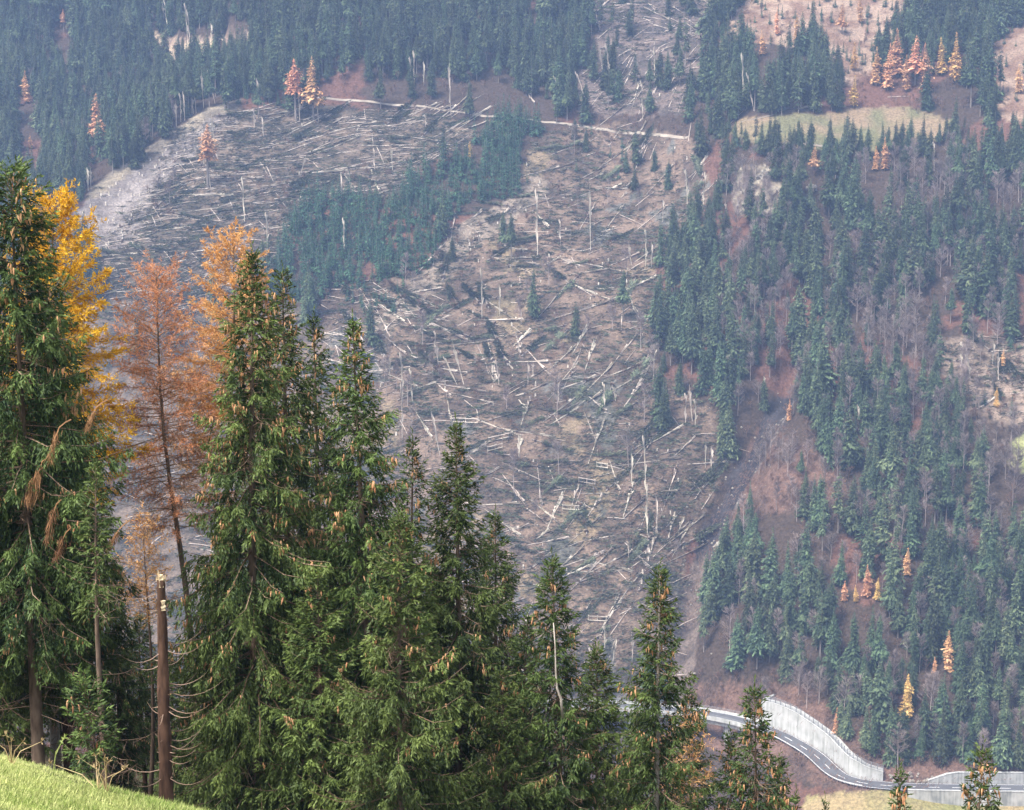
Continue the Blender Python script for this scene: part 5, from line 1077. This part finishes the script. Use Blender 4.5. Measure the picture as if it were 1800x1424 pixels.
# dead hanging boughs on the tallest spruce
r = np.random.default_rng(91)
for px_, py_, ln_, tt_ in ((70, 815, 1.1, .8), (100, 755, .9, .95), (95, 890, 1.0, .35), (60, 835, .8, .9), (112, 940, .7, .2), (205, 935, .5, .6), (165, 720, .6, .8)):
    b = MB(); p = at(px_, py_, 41.6) - np.array(TALL.location); n = 130; t = r.random(n)[:, None]; st = p + np.column_stack([r.normal(0, .04, n), r.normal(0, .1, n), 0 * t[:, 0]]) + t * np.array([-.18, 0, -ln_ * .75])
    blades(b, st, np.column_stack([r.normal(-.15, .22, n), r.normal(0, .3, n), -np.ones(n)]), r.uniform(.2, .42, n) * ln_, .007, np.clip(r.normal(tt_, .2, n), 0, 1))
    q = p + np.array([[.16, .7, .10], [.10, .4, .09], [.03, .1, .03], [-.1, 0, -.35 * ln_], [-.2, 0, -.85 * ln_]]); b.tube(q, [.022, .02, .018, .012, .004], 4, 0, .9)
    c = obj('dead_bough', b.mesh('dead_bough', [M['deadneedle']]), TALL, label='tan dead bough hanging down')
# larches of the grove
def near_larch(seed, Ht, Rk, top_base, dens, leafmat, thin, vis, sparse_low=0.0, tr=None):
    r = np.random.default_rng(seed); fo = MB(); wo = MB(); tk = MB(); tr = tr or .008 * Ht
    axis = lambda z: np.stack([.12 * np.sin(z * .5 + seed), .1 * np.sin(z * .37), z], -1); zz = np.linspace(-1, Ht, 12); tk.tube(axis(zz), tr * np.interp(zz, [-1, 0, Ht], [1.3, 1.1, .05]), 8)
    d = .1; k = 0
    while d < Ht * (1 - top_base):
        f = d / (Ht * (1 - top_base)); env = Rk * (.68 * d ** .52 + .08) * (1 if f < .75 else 1 - (f - .75) * 1.6); L = max(.15, env * r.uniform(.6, 1.2)); az = k * 2.39996 + r.normal(0, .4); k += 1
        keep_ = r.random() > sparse_low * sstep(.25, .8, f); sl = np.interp(d, [0, 1, 4, 9], [1.4, .8, .25, -.05]) + r.normal(0, .15); s = np.linspace(0, 1, 7)
        zc = L * (sl * s - .45 * s ** 2 + .38 * s ** 3); pts = axis(np.array([Ht - d]))[0] + np.column_stack([L * s * math.cos(az), L * s * math.sin(az), zc])
        wo.tube(pts[[0, 2, 4, 6]], np.array([1, .7, .4, .12]) * (.006 + .006 * L), 3, 0, r.uniform(.3, 1), cap=False)
        n2 = max(3, int(L / .055)); ss = r.uniform(.15, 1, n2); Pp = np.column_stack([np.interp(ss, s, pts[:, q]) for q in range(3)]); Tg = np.gradient(pts, axis=0); Tt = unit(np.column_stack([np.interp(ss, s, Tg[:, q]) for q in range(3)]))
        d2 = unit(Tt + r.normal(0, .55, (n2, 3)) - Zup * r.uniform(-.35, .6, n2)[:, None]); l2 = (.15 + .30 * L * (1 - ss)) * r.uniform(.6, 1.4, n2)
        bt = r.normal(.5, .15)
        if keep_:
            J = 12; q = np.arange(J)[None] / J * l2[:, None]; pos = (Pp[:, None] + d2[:, None] * q[..., None] - Zup * (.4 * q ** 2)[..., None]).reshape(-1, 3); dj = np.repeat(d2, J, 0) + r.normal(0, .75, (n2 * J, 3)); m_ = r.random(n2 * J) < dens
            blades(fo, pos[m_], dj[m_], r.uniform(.06, .15, m_.sum()), thin * r.uniform(.7, 1.4, m_.sum()), np.clip(bt + r.normal(0, .2, m_.sum()), 0, 1))
        wo.spindles(Pp, d2, l2, .006, 0, r.uniform(.3, 1, n2)); d += r.uniform(.5, 1.5) * .042
    return tk, wo, fo
def place_larch(px, py, Y, Rk, basepy, dens, lm, thin, label, seed, basex=None, sparse=0.0, bark='bark'):
    top = at(px, py, Y); bx = float(at(basex or px, 1300, Y)[0]); g = float(Hm(bx, Y)); Ht = float(top[2] - g); tb = max(.05, (float(at(px, basepy, Y)[2]) - g) / Ht)
    o = obj('larch_tree', None, loc=(bx, Y, g), rot=(0, math.atan2(float(top[0]) - bx, Ht), 0), label=label, cat='larch', group='larches of the near grove')
    tk, wo, fo = near_larch(seed, Ht, Rk, tb, dens, lm, thin, 99, sparse)
    obj('trunk', tk.mesh('trunk', [M[bark]], True), o); c = obj('boughs', wo.mesh('boughs', [M['twig']]), o); c['kind'] = 'stuff'; obj('crown', fo.mesh('crown', [M[lm]]), o)
place_larch(98, 352, 53, 1.28, 880, 1.0, 'yellow', .015, 'golden yellow larch behind the left spruces', 701)
place_larch(270, 476, 55, 1.30, 930, .60, 'rust', .008, 'rust orange larch with a long thin leaning trunk', 702, basex=352, sparse=.35)
place_larch(405, 422, 57, 1.25, 820, .95, 'amber', .010, 'pale amber larch behind the cone-laden spruce', 703)
place_larch(258, 905, 50, .75, 1100, .4, 'amber', .009, 'small amber larch low behind the broken snag', 704)
place_larch(1200, 1275, 50, 1.0, 1420, .25, 'amber', .010, 'amber larch glimpsed through the slim spruce by the viaduct', 705)
# broken snag
top = at(283, 1018, 37); gx_ = float(at(291, 1380, 37)[0]); g = float(Hm(gx_, 37)); hs_ = float(top[2]) - g
so = obj('broken_snag', None, loc=(gx_, 37, g), label='reddish brown broken spruce snag with splintered pale top', cat='snag')
b = MB(); zz = np.linspace(-.6, hs_, 30); lx = np.interp(zz, [0, hs_], [0, float(top[0]) - gx_]); rr = np.interp(zz, [-.6, 0, hs_ * .5, hs_], [.21, .155, .13, .085]) * (1 + .05 * np.sin(zz * 5.3) + .04 * np.sin(zz * 13))
b.tube(np.column_stack([lx, .03 * np.sin(zz * 2), zz]), rr, 12); obj('trunk', b.mesh('trunk', [M['redbark']], True), so)
b = MB(); r = np.random.default_rng(5); tx = float(top[0]) - gx_
ar = np.arange(15) * .419; rb = r.uniform(.03, .085, 15); hb = r.uniform(.10, .22, 15) + .2 * (np.cos(ar - 2.6) > .4) * r.random(15)
b.spindles(np.column_stack([tx + rb * np.cos(ar), rb * np.sin(ar), np.full(15, hs_ - .09)]), np.column_stack([.12 * np.cos(ar), .12 * np.sin(ar), np.ones(15)]), hb, r.uniform(.014, .03, 15), 0, .5)
obj('splintered_top', b.mesh('splintered_top', [M['wood']]), so)
for dx, z0, z1, nm in ((.02, hs_ - .16, hs_ + .12, 'scar'), (.055, hs_ - .66, hs_ - .44, 'scar')):
    b = MB(); V = []
    zs = np.linspace(z0, z1, 6)
    for z in zs:
        w = .05 * (.35 + .9 * r.random()); cx_ = np.interp(z, [0, hs_], [0, tx]); rd_ = np.interp(z, [hs_ * .5, hs_], [.15, .095]); V += [[cx_ + dx - w, -rd_ - .012, z], [cx_ + dx + w, -rd_ - .004 + .03, z], [cx_ + dx, -rd_ + .05, z]]
    Fq = []
    for i in range(5):
        for j in range(3): Fq.append([3 * i + j, 3 * i + (j + 1) % 3, 3 * i + 3 + (j + 1) % 3, 3 * i + 3 + j])
    b.add(np.array(V), Fq); b.f[3].append(np.array([[0, 1, 2], [15, 17, 16]])); b.m[3].append(np.zeros(2, int)); obj(nm, b.mesh(nm, [M['wood']]), so)
for i in range(46):
    z = r.uniform(.3, hs_ - .1); a_ = r.choice([0, math.pi]) + r.normal(0, .7); L = r.uniform(.06, .16) if i < 22 else r.uniform(.5, 1.25); cx_ = np.interp(z, [0, hs_], [0, tx]); s = np.linspace(0, 1, 6)
    pts = np.column_stack([cx_ + (.12 + L * s) * math.cos(a_), (.12 + L * s) * math.sin(a_), z + L * (.12 * s - .55 * s + .42 * s * s * 1.6) * (1 if i >= 22 else .2)])
    b = MB(); b.tube(pts, np.array([1, .85, .7, .5, .35, .12]) * (.012 if i >= 22 else .014), 4, 0, r.uniform(.4, 1)); obj('dead_branch', b.mesh('dead_branch', [M['twig']]), so)
# crooked pale bare stem among the boughs of the middle right spruce
p0 = np.array([at(x, y, 44.0) for x, y in ((973, 1095), (976, 1140), (977, 1180), (979, 1210), (986, 1228), (989, 1262))]) - np.array(CROOKED.location)
b = MB(); b.tube(p0, np.array([.012, .02, .025, .03, .036, .04]), 6); obj('bare_stem', b.mesh('bare_stem', [M['palebark']], True), CROOKED, label='pale crooked bare stem')
# ------------------------------------------------------------------ the meadow in front
r = np.random.default_rng(31); n = 150000
X = r.uniform(-8.0, -1.0, n); Y = r.uniform(11.5, 21.0, n); k = r.random(n) < .55 + .9 * fbm(X, Y, .7, 3, 3) + .4; X, Y = X[k], Y[k]; n = len(X)
a_ = r.uniform(0, 6.283, n); hh = (.025 + .055 * r.random(n) ** 2.2) * (1 + .8 * fbm(X, Y, .9, 2, 12)); w = r.uniform(.0035, .008, n); lean = r.uniform(.2, .9, n); az = r.normal(.4, 1.3, n)
B = np.column_stack([X, Y, Hm(X, Y) - .01]); sx = np.column_stack([np.cos(a_), np.sin(a_), 0 * a_]) * w[:, None]; ld = np.column_stack([np.cos(az), np.sin(az), 0 * az])
mid = B + ld * (hh * lean * .35)[:, None] + Zup * (hh * .65)[:, None]; tip = B + ld * (hh * lean)[:, None] + Zup * hh[:, None]
V = np.stack([B - sx, B + sx, tip], 1).reshape(-1, 3); o_ = np.arange(n) * 3; tt = np.clip(.42 + .60 * fbm(X, Y, 1.0, 3, 14) + r.normal(.06, .22, n), 0, 1)
me = mesh_np('grass', V, np.stack([o_, o_ + 1, o_ + 2], -1), [M['grass']], None, {'tint': np.repeat(tt, 3)}); obj('grass', me, kind='stuff', label='short bright green grass of the meadow slope', cat='grass')
wl_ = ['tall dry weed stalk with seed head rising from the meadow edge', 'bent green grass stem at the meadow edge', 'forked pale dry stalk at the meadow edge before the snag', 'reddish dry weed clump beside the forked stalk']
for i, (px_, py_, h_, lb) in enumerate([(20, 1322, .34, wl_[0]), (92, 1345, .5, wl_[1]), (188, 1390, .42, wl_[2]), (172, 1385, .24, wl_[3])]):
    q = at(px_, py_ + 12, 18.0); q[2] = float(Hm(q[0], 18.0)); b = MB()
    for j in range(5 if i != 1 else 2):
        dx = r.normal(.0, .10, 2) * (1 + .6 * (i == 3)); h2 = h_ * r.uniform(.5, 1); b.tube([[0, 0, -.03], [dx[0] * .5, dx[1] * .5, h2 * .6], [dx[0] * 1.6, dx[1] * 1.6, h2]], [.006, .005, .002], 4, 0, r.random())
        b.spindles(np.tile([[dx[0] * 1.6, dx[1] * 1.6, h2 * .97]], (5, 1)), r.normal(0, 1, (5, 3)) + Zup, .06, .006, 0, r.random(5))
    obj('dry_weed' if i != 1 else 'grass_stem', b.mesh('dry_weed', [M['weed' if i != 1 else 'grass']]), loc=q, label=lb, cat='weed')
# ------------------------------------------------------------------ haze
b = MB(); z0, z1 = float(GZ.min()) - 1.5, float(GZ.max()) + 34
b.box((0, 985, (z0 + z1) / 2), (1806, 2036, z1 - z0)); hm = bpy.data.materials.new('haze'); hm.use_nodes = True; N = hm.node_tree.nodes; N.remove(N['Principled BSDF'])
pv = N.new('ShaderNodeVolumePrincipled'); pv.inputs['Color'].default_value = (0.40, 0.58, 1.0, 1); pv.inputs['Density'].default_value = 0.00017; pv.inputs['Anisotropy'].default_value = 0.0
hm.node_tree.links.new(pv.outputs[0], N['Material Output'].inputs['Volume'])
obj('haze', b.mesh('haze', [hm]), kind='stuff')
print('TREES', NSPR, NYNG, NBARE, 'near tris', sum(len(m.polygons) for t in TREES for _, m in t[1]), 'objects', len(bpy.data.objects))
